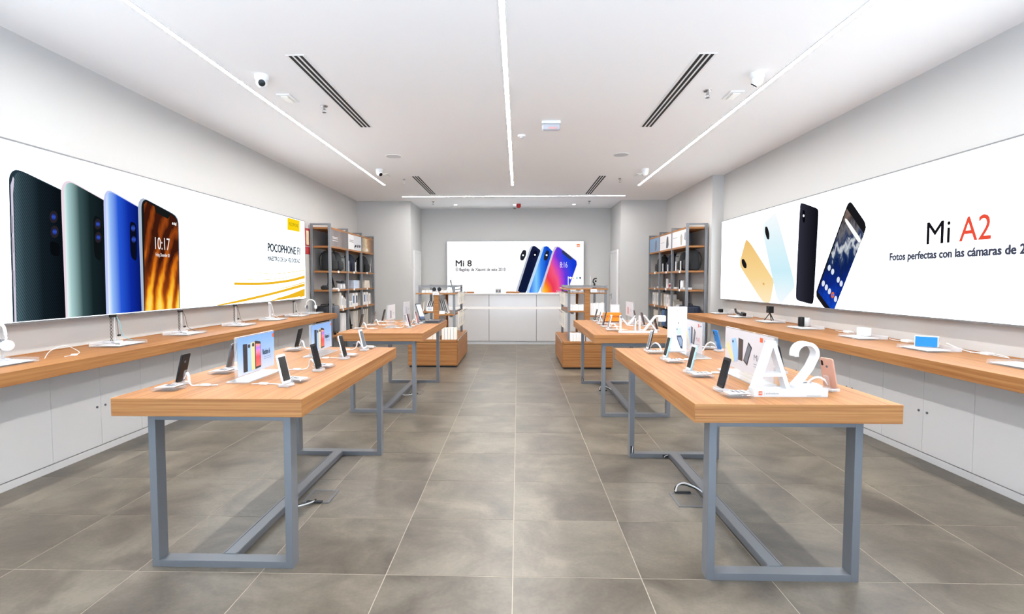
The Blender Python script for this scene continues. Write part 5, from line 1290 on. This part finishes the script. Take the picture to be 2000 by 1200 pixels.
suitcase('blue suitcase in middle bay of right shelf unit', 3.06, 10.55, z, 0, M_CASEB, 0.26, 0.22, 0.38)
suitcase('navy suitcase between two blue ones on right shelf unit', 3.06, 10.78, z, 0, M_CASEN, 0.26, 0.18, 0.38)
suitcase('blue suitcase at far end of middle bay of right shelf unit', 3.06, 11.0, z, 0, M_CASEB, 0.26, 0.2, 0.38)
for i, y in enumerate((11.35, 11.56, 11.77)):
    carton('cream carton on bottom board of right shelf unit, ' + ('nearest', 'middle', 'farthest')[i] + ' of the far bay', 3.06, y, z, 0.2, 0.18, 0.34, M_BOXC, 'cartons on the bottom board of right shelf unit')

# ================================================================== GONDOLAS IN FRONT OF THE SALES COUNTER
def gondola(label, x0, x1, y0, y1, zt, px0, px1, py0, py1, spine, topz, extra_top, mids, aisle):
    """aisle = +1 when the middle aisle lies towards +X"""
    t = thing('gondola', label, 'display unit', ((x0 + x1) / 2, (y0 + y1) / 2, 0), 0, 'oak and steel display gondolas')
    MB().box(x0 + 0.02, x1 - 0.02, y0 + 0.02, y1 - 0.02, 0, 0.03).build('plinth', M_DARK, t, world=True)
    MB().box(x0 + 0.012, x1 - 0.012, y0 + 0.016, y1 - 0.012, 0.03, zt - 0.036).build('base', M_OAKX, t, 0.002, world=True)
    MB().box(x0 + 0.002, x1 - 0.002, y0, y0 + 0.016, 0.03, zt - 0.04).build('front_panel', M_OAKX, t, 0.0015, world=True)
    xa = x1 if aisle > 0 else x0
    for ya, yb in ((y0 + 0.05, (y0 + y1) / 2 + 0.02), ((y0 + y1) / 2 + 0.026, y1 - 0.004)):
        MB().box(*sorted((xa, xa - aisle * 0.012)), ya, yb, 0.03, zt - 0.006).build('side_panel', M_OAK, t, 0.0015, world=True)
    MB().box(x0, x1 - 0.0 if aisle < 0 else x1 - 0.014, y0 - 0.002, y1, zt - 0.032, zt).build('deck_board', M_OAKX, t, 0.002, world=True) if aisle > 0 else MB().box(x0 + 0.014, x1, y0 - 0.002, y1, zt - 0.032, zt).build('deck_board', M_OAKX, t, 0.002, world=True)
    pw = 0.04; top = 1.31
    for px in (px0, px1):
        for py in (py0, py1):
            p = MB().box(px - pw / 2, px + pw / 2, py - pw / 2, py + pw / 2, zt, top).build('upright', M_RACK, t, 0.0015, world=True)
            m = MB()
            for i in range(27): m.box(px - 0.005, px + 0.005, py - pw / 2 - 0.0006, py - pw / 2 + 0.0005, zt + 0.04 + i * 0.03, zt + 0.052 + i * 0.03)
            tag(m.build('perforations', M_INK, p, world=True), kind='stuff')
    for py in (py0, py1): MB().box(px0 + pw / 2, px1 - pw / 2, py - 0.012, py + 0.012, top - 0.035, top - 0.005).build('top_rail', M_RACK, t, world=True)
    for px in (px0, px1):
        MB().box(px - 0.012, px + 0.012, py0 + pw / 2, py1 - pw / 2, top - 0.035, top - 0.005).build('side_rail', M_RACK, t, world=True)
        if px == (px1 if aisle > 0 else px0):
            MB().box(px - 0.01, px + 0.01, py0 + pw / 2, py1 - pw / 2, top - 0.085, top - 0.065).build('side_rail', M_RACK, t, world=True)
    for yy in (py0 - 0.03, py1 - 0.02): MB().box(spine[0], spine[1], yy, yy + 0.05, zt, topz - 0.022).build('spine_post', M_OAKX, t, 0.001, world=True)
    MB().box((spine[0] + spine[1]) / 2 - 0.008, (spine[0] + spine[1]) / 2 + 0.008, py0 + 0.02, py1 - 0.02, zt, topz - 0.06).build('back_panel', M_LAC, t, world=True)
    MB().box(px0 - 0.06, px1 + 0.03, py0 - 0.05, py1 + 0.05, topz - 0.022, topz).build('top_shelf', M_OAKX, t, 0.0015, world=True)
    if extra_top: 
        MB().box(px0 - 0.01, spine[0], py0 - 0.03, py1 + 0.03, extra_top - 0.018, extra_top).build('shelf', M_OAKX, t, 0.0015, world=True)
        MB().box(spine[1], px1 + 0.01, py0 - 0.03, py1 + 0.03, extra_top - 0.018, extra_top).build('shelf', M_OAKX, t, 0.0015, world=True)
    MB().box(px0 - 0.01, spine[0], py0 - 0.03, py1 + 0.03, mids[0] - 0.025, mids[0]).build('shelf', M_OAKX, t, 0.0015, world=True)
    MB().box(spine[1], px1 + 0.01, py0 - 0.03, py1 + 0.03, mids[1] - 0.025, mids[1]).build('shelf', M_OAKX, t, 0.0015, world=True)
    for xx0, xx1, zz in ((px0 + 0.05, px0 + 0.08, mids[0]), (px1 - 0.08, px1 - 0.05, mids[1])):
        MB().box(xx0, xx1, py0 + 0.02, py1 - 0.02, zz - 0.055, zz - 0.025).build('shelf_bracket', M_RACK, t, world=True)
    # hooks with striped label clips along the aisle side
    xq = px1 if aisle > 0 else px0
    for zz in (1.185, 0.87):
        MB().box(xq - 0.006, xq + 0.006, py0 + pw / 2, py1 - pw / 2, zz - 0.012, zz + 0.012).build('hook_rail', M_RACK, t, world=True)
        for i in range(4):
            yy = py0 + 0.16 + i * 0.27
            h = MB().tube([(xq + aisle * 0.006, yy, zz), (xq + aisle * 0.1, yy, zz), (xq + aisle * 0.12, yy, zz + 0.012)], 0.004, 6).build('hook', M_CHROME, t, world=True)
            MB().obox((xq + aisle * 0.123, yy, zz + 0.006), 0.004, 0.06, 0.045, Matrix.Rotation(aisle * 0.4, 3, 'Y')).build('label_clip', M_TAG, h, world=True)
            MB().obox((xq + aisle * 0.1255, yy, zz + 0.006), 0.001, 0.018, 0.04, Matrix.Rotation(aisle * 0.4, 3, 'Y')).build('label_stripe', M_INK, h, world=True)
    for i in range(6):
        yy = y0 + 0.16 + i * 0.26
        h = MB().obox((xa + aisle * 0.006, yy, zt - 0.01), 0.004, 0.09, 0.05, Matrix.Rotation(aisle * 0.5, 3, 'Y')).build('label_clip', M_TAG, t, world=True)
        MB().obox((xa + aisle * 0.0085, yy + 0.065, zt - 0.01), 0.004, 0.03, 0.05, Matrix.Rotation(aisle * 0.5, 3, 'Y')).build('label_stripe', M_INK, h, world=True)
    return t
GL = gondola('left oak and steel display gondola before the sales counter', -1.757, -0.968, 8.54, 10.25, 0.44, -1.607, -1.045, 8.8, 9.95, (-1.378, -1.292), 1.185, None, (0.885, 0.84), 1)
GR = gondola('right oak and steel display gondola before the sales counter', 0.700, 1.483, 8.41, 10.09, 0.43, 0.815, 1.40, 8.65, 9.92, (1.06, 1.146), 1.262, 1.195, (0.905, 0.83), -1)
ORD = ['leftmost', 'second', 'third', 'fourth', 'fifth', 'sixth']
def row(label, n, x0, dx, y, z, sx, sy, h, mat, group, nm='carton', cat='box', tilt=0.0, rz=0.0):
    for i in range(n):
        carton(ORD[i] + ' ' + label, x0 + dx * i, y, z, sx, sy, h * (1 - 0.03 * (i % 2)), mat, group, rz, tilt, nm, cat)
# left gondola goods
row('small white carton on left gondola top, left of its spine', 4, -1.55, 0.062, 8.86, 1.186, 0.055, 0.1, 0.045, M_BOXW, 'white cartons on top of the left gondola')
row('small white carton on left gondola top, right of its spine', 4, -1.25, 0.06, 8.86, 1.186, 0.053, 0.1, 0.045, M_BOXW, 'white cartons on top right of the left gondola')
t = thing('sunglasses', 'pair of dark round sunglasses on top of the left gondola', 'sunglasses', (-1.325, 8.78, 1.245))
for sx, nm in ((-0.042, 'lens'), (0.042, 'lens')):
    MB().lathe([(0, -0.002), (0.031, -0.002), (0.033, 0), (0.031, 0.002), (0, 0.002)], (sx, 0, 0), 20, 'Y').build(nm, M_BLACK, t, smooth=True)
MB().tube([(-0.012, 0, 0.008), (0, -0.002, 0.014), (0.012, 0, 0.008)], 0.003, 6).build('bridge', M_CHROME, t)
for sx in (-1, 1): MB().tube([(sx * 0.07, 0, 0.012), (sx * 0.072, 0.06, 0.014), (sx * 0.07, 0.12, 0.0)], 0.0025, 6).build('temple', M_BLACK, t)
MB().box(-0.02, 0.02, 0.012, 0.03, -0.058, 0.012).build('stand', M_ACRW, t)
t = MB().box(-0.052, 0.052, -0.002, 0.002, 0, 0.04).build('price_card', M_TAG, None); t.location = (-1.335, 8.742, 1.155)
tag(t, 'white price card clipped on front edge of left gondola top shelf', 'price card', 'large price cards')
MB().box(-0.035, 0.035, -0.0028, -0.002, 0.012, 0.03).build('print', M_BOXG, t)
for i in range(4): carton(ORD[i] + ' slim leaning case in the fan left of the left gondola spine', -1.52 + i * 0.032, 8.9, 0.886, 0.012, 0.14, 0.17, M_BOXG if i % 2 else M_BOXW, 'leaning slim cases on left gondola', 0, 0.3, 'slim_case', 'box')
carton('cream flat case leaning at the left end of left gondola shelf', -1.585, 8.86, 0.886, 0.012, 0.2, 0.16, M_BOXC, 'goods on left gondola shelves', 0.4, 0.12)
carton('white low carton with a photo print on left gondola shelf', -1.44, 8.82, 0.886, 0.11, 0.1, 0.065, M_BOXW, 'goods on left gondola shelves', 0, 0, 'carton', 'box', '-y', M_BOXG)
for i in range(4): carton(ORD[i] + ' slim leaning case in the fan right of the left gondola spine', -1.25 + i * 0.03, 9.05, 0.841, 0.014, 0.16, 0.24, M_BOXG if i % 2 == 0 else M_BOXW, 'leaning grey cases on left gondola', 0, -0.28, 'slim_case', 'box')
carton('cream envelope like case lying aslant on left gondola shelf', -1.17, 8.9, 0.841, 0.17, 0.16, 0.012, M_BOXC, 'goods on left gondola shelves', 0.2, 0.4)
carton('small white carton at front of right shelf of left gondola', -1.24, 8.8, 0.841, 0.09, 0.07, 0.05, M_BOXW, 'goods on left gondola shelves')
for i in range(5): carton(ORD[i] + ' white upright carton in the row on the deck of left gondola', -1.2 + i * 0.048, 8.66, 0.441, 0.043, 0.13, 0.19, M_BOXW if i % 2 else pm('carton_ivory', rgb(232, 224, 212), 0.5), 'upright cartons on left gondola deck')
for i in range(3): carton(ORD[i] + ' cream upright flat carton on the deck of left gondola', -1.52 + i * 0.1, 8.68, 0.441, 0.095, 0.12, 0.26, pm('carton_ivory', rgb(232, 224, 212), 0.5), 'cream cartons on left gondola deck')
# right gondola goods
row('small white carton under right gondola top shelf, left of its spine', 5, 0.85, 0.045, 8.7, 1.196, 0.041, 0.1, 0.035, M_BOXW, 'white cartons high on right gondola')
row('small white carton under right gondola top shelf, right of its spine', 5, 1.175, 0.048, 8.7, 1.196, 0.044, 0.1, 0.035, M_BOXW, 'white cartons high right on right gondola')
row('white carton in the even row on left shelf of right gondola', 5, 0.85, 0.045, 8.72, 0.906, 0.042, 0.14, 0.1, M_BOXW, 'white cartons on left shelf of right gondola')
row('tall white carton in the even row on right shelf of right gondola', 5, 1.175, 0.046, 8.72, 0.831, 0.043, 0.14, 0.2, M_BOXW, 'tall white cartons on right shelf of right gondola')
row('white upright carton in the row on the deck of right gondola', 5, 0.845, 0.046, 8.54, 0.431, 0.042, 0.12, 0.13, M_BOXW, 'upright cartons on right gondola deck')
for i in range(3): carton(ORD[i] + ' clear upright box on the deck of right gondola', 1.1 + i * 0.06, 8.54, 0.431, 0.055, 0.12, 0.22, M_ACRW, 'clear boxes on right gondola deck', name='clear_box')
t = thing('wristband_stand', 'white stand with coloured fitness bands on top of right gondola', 'stand', (0.93, 8.75, 1.262))
MB().box(-0.14, 0.12, -0.06, 0.06, 0, 0.01).build('foot', M_ACRW, t)
MB().box(-0.125, -0.115, -0.03, 0.03, 0.01, 0.19).build('post', M_ACRW, t); MB().box(0.1, 0.11, -0.03, 0.03, 0.01, 0.19).build('post', M_ACRW, t)
MB().tube([(-0.125, 0, 0.17), (0.11, 0, 0.17)], 0.006, 8).build('bar', M_WHITE, t)
for i, m_ in enumerate((M_WHITE, pm('band_gold', rgb(206, 186, 110), 0.5), pm('band_teal', rgb(70, 150, 180), 0.5), M_BLACK)):
    MB().lathe([(0.017, -0.009), (0.02, -0.009), (0.02, 0.009), (0.017, 0.009), (0.017, -0.009)], (-0.085 + i * 0.052, 0, 0.166), 16, 'X').build('band', m_, t, smooth=True)
t = thing('gimbal', 'black handheld gimbal standing on top of right gondola', 'gimbal', (1.24, 8.8, 1.262))
MB().lathe([(0, 0), (0.035, 0), (0.035, 0.01), (0.016, 0.014), (0.014, 0.08), (0, 0.08)], seg=14).build('handle', M_BLACK, t, smooth=True)
MB().tube([(0, 0, 0.08), (-0.02, 0, 0.1), (-0.02, 0, 0.13), (0.0, 0, 0.155), (0.035, 0, 0.158)], 0.011, 8).build('arm', M_BLACK, t, smooth=True)
MB().box(0.005, 0.03, -0.02, 0.02, 0.1, 0.13).build('motor', M_BLACK, t, 0.005)
t = thing('microphone_stand', 'small clear microphone stand on top of right gondola', 'stand', (1.185, 8.9, 1.262))
MB().cyl((0, 0, 0), 0.04, 0.008, 16).build('foot', M_ACRW, t); MB().cyl((0, 0, 0.008), 0.005, 0.2, 8).build('pole', M_ACRW, t)
MB().obox((-0.012, 0, 0.205), 0.06, 0.01, 0.006, Matrix.Rotation(0.5, 3, 'Y')).build('arm', M_BOXG, t)
t = thing('earphone_stand', 'slim clear stand with dark top on left gondola', 'stand', (-1.11, 9.0, 1.186))
MB().box(-0.08, 0.02, -0.04, 0.04, 0, 0.01).build('foot', M_ACRW, t)
MB().box(-0.07, -0.06, -0.02, 0.02, 0.01, 0.27).build('post', M_ACRW, t); MB().box(-0.02, -0.01, -0.02, 0.02, 0.01, 0.24).build('post', M_ACRW, t)
MB().box(-0.03, 0.025, -0.015, 0.015, 0.235, 0.245).build('top_clip', M_BLACK, t)
t = thing('selfie_stick', 'dark grey folding selfie stick at right end of left gondola top', 'stick', (-1.09, 8.9, 1.186))
MB().tube([(0.02, 0, 0), (0.0, 0, 0.1), (-0.02, 0, 0.2)], 0.01, 8).build('grip', M_CASEG, t, smooth=True)
MB().obox((-0.02, 0, 0.19), 0.02, 0.05, 0.05).build('clamp', M_CASEG, t, 0.003)
t = MB().box(-0.05, 0.05, -0.002, 0.002, 0, 0.05).build('price_card', M_TAG, None); t.location = (1.2, 8.593, 1.2)
tag(t, 'white price card hanging on front edge of right gondola top shelf', 'price card', 'large price cards')
MB().box(-0.035, 0.035, -0.0028, -0.002, 0.014, 0.034).build('print', M_BOXG, t)
# packets hanging on the hooks
M_PACK = pm('packet_ivory', rgb(222, 214, 202), 0.45)
for (xq, py0, a, nm) in ((-1.045, 8.8, 1, 'left'), (0.815, 8.65, -1, 'right')):
    for zz, hh, lv in ((1.185, 0.2, 'upper'), (0.87, 0.26, 'lower')):
        for i in range(4):
            yy = py0 + 0.16 + i * 0.27
            t = MB().box(-0.0125, 0.0125, -0.055, 0.055, -hh, -0.006).build('hanging_packet', M_PACK, None, 0.003)
            t.location = (xq + a * 0.06, yy, zz)
            tag(t, 'pale packet hanging on the %s hook row of %s gondola, %s from the front' % (lv, nm, ('first', 'second', 'third', 'last')[i]), 'packet', 'packets on the %s hooks of the %s gondola' % (lv, nm))
            MB().box(-0.0135, 0.0135, -0.045, 0.045, -hh * 0.8, -hh * 0.35).build('printed_panel', M_BOXG, t)
            MB().box(-0.0135, 0.0135, -0.012, 0.012, -0.012, 0.007).build('hang_tab', M_PACK, t)

# ================================================================== SALES COUNTER
t = thing('sales_counter', 'long gloss white sales counter with a lit horizontal groove', 'counter', (-0.11, 11.75, 0))
cx0, cx1, cy0, cy1, ct = -1.66, 1.44, 11.69, 12.3, 1.112
MB().box(cx0 + 0.01, cx1 - 0.01, cy0 + 0.02, cy1, 0, 0.07).build('plinth', pm('plinth_grey', rgb(200, 202, 206), 0.4), t, world=True)
MB().box(cx0, cx1, cy0 + 0.022, cy1, 0.07, ct - 0.03).build('carcass', M_INK, t, world=True)
xs = [cx0, -0.629, 0.4, cx1]
for i in range(3):
    MB().box(xs[i] + 0.005, xs[i + 1] - 0.005, cy0, cy0 + 0.02, 0.072, 0.765).build('lower_panel', M_GLOSS, t, 0.0015, world=True)
    MB().box(xs[i] + 0.005, xs[i + 1] - 0.005, cy0, cy0 + 0.02, 0.822, ct - 0.038).build('upper_panel', M_GLOSS, t, 0.0015, world=True)
MB().box(cx0, cx1, cy0 + 0.012, cy0 + 0.02, 0.766, 0.821).build('lit_groove', em('groove_glow', (1, 0.94, 0.89, 1), 0.52), t, world=True)
MB().box(cx0 - 0.01, cx1 + 0.01, cy0 - 0.01, cy1 + 0.01, ct - 0.03, ct).build('countertop', M_LAC, t, 0.002, world=True)
for lb, x0, x1 in (('left', -1.22, -0.96), ('middle', -0.26, 0.03)):
    o = MB().box(-(x1 - x0) / 2, (x1 - x0) / 2, -0.1, 0.1, 0, 0.035).build('oak_tray', M_OAKX, None, 0.002)
    o.location = ((x0 + x1) / 2, 11.83, ct + 0.0005); tag(o, 'flat oak tray on the sales counter, %s of the card reader' % ('left' if lb == 'left' else 'right'), 'tray', 'oak trays on the sales counter')
    MB().box(-(x1 - x0) / 2 + 0.02, (x1 - x0) / 2 - 0.02, -0.08, 0.08, 0.035, 0.037).build('inset', M_OAK, o)
t = thing('socket_box', 'small grey double socket box on the sales counter', 'socket', (-0.43, 11.8, ct + 0.0005))
MB().box(-0.063, 0.063, -0.03, 0.03, 0, 0.1).build('housing', pm('socket_grey', rgb(178, 176, 174), 0.4), t, 0.004)
for sx in (-0.031, 0.031):
    r_ = MB().lathe([(0, 0), (0.024, 0), (0.024, -0.004), (0.018, -0.005), (0, -0.005)], (sx, -0.03, 0.045), 18, 'Y').build('socket', M_INK, t, smooth=True)

# ================================================================== DISPLAY TRAYS ALONG THE COUNTERS
def riser(label, x, y, sgn, rz=0.0, sx=0.25, sy=0.34, group='clear display trays'):
    """clear tray with a sloped white card; the wall lies towards -sgn"""
    t = thing('display_tray', label, 'display tray', (x, y, HT), rz, group)
    MB().box(-sx / 2, sx / 2, -sy / 2, sy / 2, 0, 0.008).build('base_plate', M_ACR, t, 0.002)
    MB().box(*sorted((-sgn * sx / 2, -sgn * (sx / 2 - 0.005))), -sy / 2, sy / 2, 0.008, 0.036).build('rear_lip', M_ACRW, t, 0.001)
    for s_ in (-1, 1): MB().box(-sx / 2 + 0.005, sx / 2 - 0.005, *sorted((s_ * sy / 2, s_ * (sy / 2 - 0.004))), 0.008, 0.03).build('side_lip', M_ACR, t)
    MB().obox((sgn * 0.03, 0, 0.014), sx * 0.66, sy * 0.92, 0.003, Matrix.Rotation(sgn * 0.03, 3, 'Y')).build('white_card', M_CARD, t)
    return t
ZT = HT + 0.0195
M_TEAL = pm('cable_teal', rgb(110, 196, 206), 0.5)
M_TWIST = pm('twist_dark', rgb(70, 66, 64), 0.5, 0.4)
def earphone_stand(label, x, y, tall, cab, dark, knot=True):
    t = thing('earphone_stand', label, 'earphone stand', (x, y, ZT), 0, 'earphone stands on the left counter')
    MB().box(-0.045, 0.045, -0.05, 0.05, 0, 0.018).build('foot', M_ACRW, t, 0.003)
    n = 26; post = M_TWIST if dark else M_ACRW
    for k in range(2):
        MB().tube([(0.007 * math.cos(i * 0.9 + k * PI), -0.02 + 0.007 * math.sin(i * 0.9 + k * PI), 0.018 + i * tall / n) for i in range(n + 1)], 0.0028, 5, 1).build('twisted_post', post, t, smooth=True)
    MB().cyl((0, 0.02, 0.018), 0.0035, tall, 8).build('straight_post', M_ACRW, t)
    MB().box(-0.01, 0.01, -0.03, 0.034, tall + 0.004, tall + 0.026).build('clip', M_BLACK if dark else M_ACRW, t, 0.003)
    MB().tube([(0.006, 0.034, tall + 0.015), (0.012, 0.06, tall * 0.8), (0.016, 0.075, tall * 0.45), (0.02, 0.1, tall * 0.2), (0.05, 0.16, 0.004)], 0.0024, 5).build('earphone_cable', cab, t, smooth=True)
    MB().tube([(0.006, 0.03, tall + 0.012), (0.01, 0.042, tall * 0.65), (0.006, 0.05, tall * 0.35), (0.012, 0.044, tall * 0.3)], 0.002, 5).build('earphone_cable', M_TWIST if dark else M_CABLE, t, smooth=True)
    if knot:
        for k in range(2): MB().lathe([(0, -0.008), (0.006, -0.006), (0.009, 0), (0.007, 0.006), (0, 0.008)], (0.012, 0.04 + k * 0.018, tall * 0.28), 10, 'Y').build('earbud', M_BLACK if dark else M_WHITE, t, smooth=True)
    MB().tube([(0.02, -0.05, 0.01), (0.07, -0.09, 0.008), (0.1, -0.06, -0.002), (0.09, -0.1, -0.003)], 0.002, 5).build('loose_cable', M_TWIST if dark else M_CABLE, t, smooth=True)
    return t
XS = -3.37
riser('clear tray with white headphones at near end of left counter', -3.32, 3.33, 1)
def headphones(label, x, y, z, rz, tilt=0.0, mat=M_WHITE, sc=1.0):
    t = thing('headphones', label, 'headphones', (x, y, z), rz, 'white headphones')
    R_ = 0.085 * sc; c = 0.15 * sc
    MB().box(-0.03, 0.03, -0.05, 0.05, 0, 0.01).build('stand_foot', M_ACRW, t)
    MB().box(-0.004, 0.004, -0.02, 0.02, 0.01, c + R_ - 0.014).build('stand_post', M_ACR, t)
    MB().tube([(0, R_ * math.cos(a), c + R_ * 1.0 * math.sin(a)) for a in [-0.25 + i * (PI + 0.5) / 14 for i in range(15)]], 0.0085 * sc, 8, 1).build('headband', mat, t, smooth=True)
    for s_ in (-1, 1):
        cup = MB().lathe([(0, s_ * 0.022), (0.03 * sc, s_ * 0.02), (0.037 * sc, s_ * 0.008), (0.036 * sc, -s_ * 0.004), (0, -s_ * 0.004)], (0.004, s_ * (R_ - 0.004), c - 0.05 * sc), 22, 'Y').build('ear_cup', mat, t, smooth=True)
        MB().lathe([(0.016 * sc, -s_ * 0.004), (0.034 * sc, -s_ * 0.005), (0.035 * sc, -s_ * 0.016), (0.018 * sc, -s_ * 0.02), (0.016 * sc, -s_ * 0.004)], (0.004, s_ * (R_ - 0.004), c - 0.05 * sc), 22, 'Y').build('cushion', M_CASEG, cup, smooth=True)
    return t
headphones('large white headphones on a clear stand at near end of left counter', -3.37, 3.42, ZT, 1.0)
cb = thing('loose_cable', 'thin white cable with plug lying near the white headphones on left counter', 'cable', (-3.25, 3.6, HT))
MB().tube([(-0.02, 0.02, 0.003), (-0.14, 0.2, 0.03), (-0.1, 0.28, 0.06), (0.03, 0.25, 0.02), (0.05, 0.2, 0.006), (0.05, 0.1, 0.003)], 0.0022, 5).build('cable', M_CABLE, cb, smooth=True)
MB().box(0.035, 0.065, 0.17, 0.2, 0, 0.012).build('plug', M_WHITE, cb, 0.003)
for i, (y, tall, cab, dark, lb) in enumerate(((4.4, 0.21, M_TEAL, True, 'twisted earphone stand with teal cable on left counter'), (5.3, 0.2, M_TWIST, True, 'dark twisted earphone stand with drooping cable before the flame screen'), (6.35, 0.21, M_TWIST, True, 'dark earphone stand below the yellow swoosh on left counter'), (7.25, 0.2, M_CABLE, False, 'clear earphone stand with white cable on left counter'), (8.05, 0.19, M_CABLE, True, 'short earphone stand with black clip near far end of left counter'))):
    riser('clear tray on left counter under the ' + ('teal cabled stand', 'stand before the flame screen', 'stand below the yellow swoosh', 'clear white cabled stand', 'short stand with black clip')[i], -3.33, y, 1)
    earphone_stand(lb, -3.38, y, tall, cab, dark)
riser('clear tray under white headphones at far end of left counter', -3.33, 8.66, 1, 0, 0.25, 0.3)
headphones('small white headphones at far end of left counter', -3.36, 8.66, ZT, 1.57, sc=0.9)

# right counter
riser('clear tray under the black cube camera at far end of right counter', 3.27, 8.8, -1, 0, 0.26, 0.3)
t = thing('cube_camera', 'small black cube camera at far end of right counter', 'camera', (3.28, 8.82, ZT))
MB().box(-0.03, 0.03, -0.03, 0.03, 0.004, 0.058).build('body', M_BLACK, t, 0.006); MB().lathe([(0.018, 0), (0.016, -0.006), (0, -0.006)], (-0.03, 0, 0.032), 16, 'X').build('lens', M_SCREEN, t)
MB().box(-0.02, 0.02, -0.02, 0.02, 0, 0.005).build('foot', M_CASEG, t)
cb = thing('loose_cable', 'thin white looped cable behind the black cube camera on right counter', 'cable', (3.36, 8.5, HT))
MB().tube([(0, 0.2, 0.03), (0.0, 0.08, 0.08), (0.02, -0.08, 0.06), (0.0, -0.2, 0.006), (-0.04, -0.26, 0.004)], 0.0035, 5).build('cable', M_CABLE, cb, smooth=True)
MB().box(-0.06, -0.02, -0.33, -0.25, 0, 0.016).build('plug', M_WHITE, cb, 0.003)
riser('clear tray under the black action camera grip on right counter', 3.24, 7.98, -1)
t = thing('camera_grip', 'black action camera on a lying grip on right counter', 'camera', (3.26, 8.05, ZT))
MB().tube([(0.0, 0.14, 0.09), (0.0, 0.1, 0.05), (0.0, 0.02, 0.03), (-0.01, -0.12, 0.02)], [0.016, 0.018, 0.02, 0.017], 10).build('grip', M_BLACK, t, smooth=True)
MB().obox((0, -0.16, 0.032), 0.05, 0.09, 0.05, Matrix.Rotation(0.2, 3, 'X')).build('camera_body', M_BLACK, t, 0.008)
MB().box(-0.02, 0.02, -0.06, 0.06, 0, 0.016).build('support', M_ACRW, t)
riser('clear tray under the black tripod gadget on right counter', 3.23, 7.02, -1)
t = thing('tripod_camera', 'black camera box on a small tripod on right counter', 'camera', (3.25, 7.05, ZT))
MB().box(-0.03, 0.03, -0.045, 0.045, 0.1, 0.19).build('body', M_BLACK, t, 0.006)
MB().lathe([(0.02, 0), (0.018, -0.008), (0, -0.008)], (-0.03, 0, 0.15), 16, 'X').build('lens', M_SCREEN, t)
for k in range(3):
    a = k * 2 * PI / 3 + 0.3; MB().tube([(0, 0, 0.1), (0.06 * math.cos(a), 0.075 * math.sin(a), 0.004)], 0.006, 6).build('leg', M_BLACK, t)
riser('clear tray under the black and white speakers on right counter', 3.2, 6.1, -1)
def cyl_speaker(label, x, y, mat, r, h):
    t = thing('cylinder_speaker', label, 'speaker', (x, y, ZT), 0, 'cylinder speakers on the right counter')
    MB().lathe([(0, 0), (r * 0.96, 0), (r, 0.004), (r, h - 0.006), (r * 0.94, h), (0, h)], seg=24).build('body', mat, t, smooth=True)
    MB().lathe([(r * 0.55, h), (r * 0.6, h + 0.002), (0, h + 0.002)], seg=20).build('top_dial', M_BOXG if mat is M_WHITE else M_CASEK, t)
cyl_speaker('black cylinder speaker on right counter', 3.2, 6.18, M_BLACK, 0.033, 0.105)
cyl_speaker('white cylinder speaker behind the black one on right counter', 3.29, 6.24, M_WHITE, 0.036, 0.095)
def adapter(label, x, y):
    t = thing('power_adapter', label, 'adapter', (x, y, HT), 0, 'white power adapters at the wall')
    MB().box(-0.03, 0.03, -0.045, 0.045, 0, 0.022).build('body', M_WHITE, t, 0.005)
    MB().tube([(0, 0.045, 0.01), (-0.01, 0.12, 0.004), (0.02, 0.26, 0.004)], 0.003, 5).build('cable', M_CABLE, t, smooth=True)
    MB().tube([(0, -0.045, 0.01), (0.02, -0.12, 0.004), (0.03, -0.2, 0.004)], 0.003, 5).build('cable', M_CABLE, t, smooth=True)
adapter('white power adapter at the wall between tray of speakers and white box', 3.39, 5.62)
adapter('white power adapter at the wall behind the blue speaker', 3.39, 4.78)
riser('clear tray under the white box speaker on right counter', 3.2, 5.1, -1)
t = thing('box_speaker', 'small white box speaker on right counter', 'speaker', (3.25, 5.15, ZT))
MB().box(-0.035, 0.035, -0.055, 0.055, 0, 0.075).build('body', M_WHITE, t, 0.006)
MB().box(-0.036, -0.034, -0.045, 0.045, 0.012, 0.062).build('grille', M_TAG, t)
riser('clear tray under the bright blue speaker on right counter', 3.17, 4.25, -1)
t = thing('box_speaker', 'bright blue box speaker with white ends on right counter', 'speaker', (3.2, 4.3, ZT), 0.75)
MB().box(-0.025, 0.025, -0.075, 0.075, 0, 0.085).build('body', M_WHITE, t, 0.005)
MB().box(-0.028, -0.024, -0.07, 0.07, 0.004, 0.081).build('grille', pm('speaker_blue', rgb(16, 124, 206), 0.45), t, 0.001)
MB().box(0.024, 0.028, -0.07, 0.07, 0.004, 0.081).build('rear_grille', M_CASEG, t, 0.001)
cb = thing('loose_cable', 'white cable bundle at the wall right of the bright blue speaker', 'cable', (3.38, 3.95, HT))
MB().tube([(-0.1, 0.26, 0.06), (-0.05, 0.18, 0.02), (0, 0.1, 0.006), (0.02, -0.02, 0.004), (0.0, -0.16, 0.004)], 0.0035, 5).build('cable', M_CABLE, cb, smooth=True)
MB().tube([(-0.02, 0.14, 0.004), (0.03, 0.05, 0.01), (0.02, -0.08, 0.012), (0.03, -0.12, 0.004)], 0.0035, 5).build('cable', M_CABLE, cb, smooth=True)
MB().box(-0.01, 0.04, 0.0, 0.07, 0, 0.018).build('plug', M_WHITE, cb, 0.004)
riser('empty clear tray at near end of right counter', 3.16, 3.4, -1)
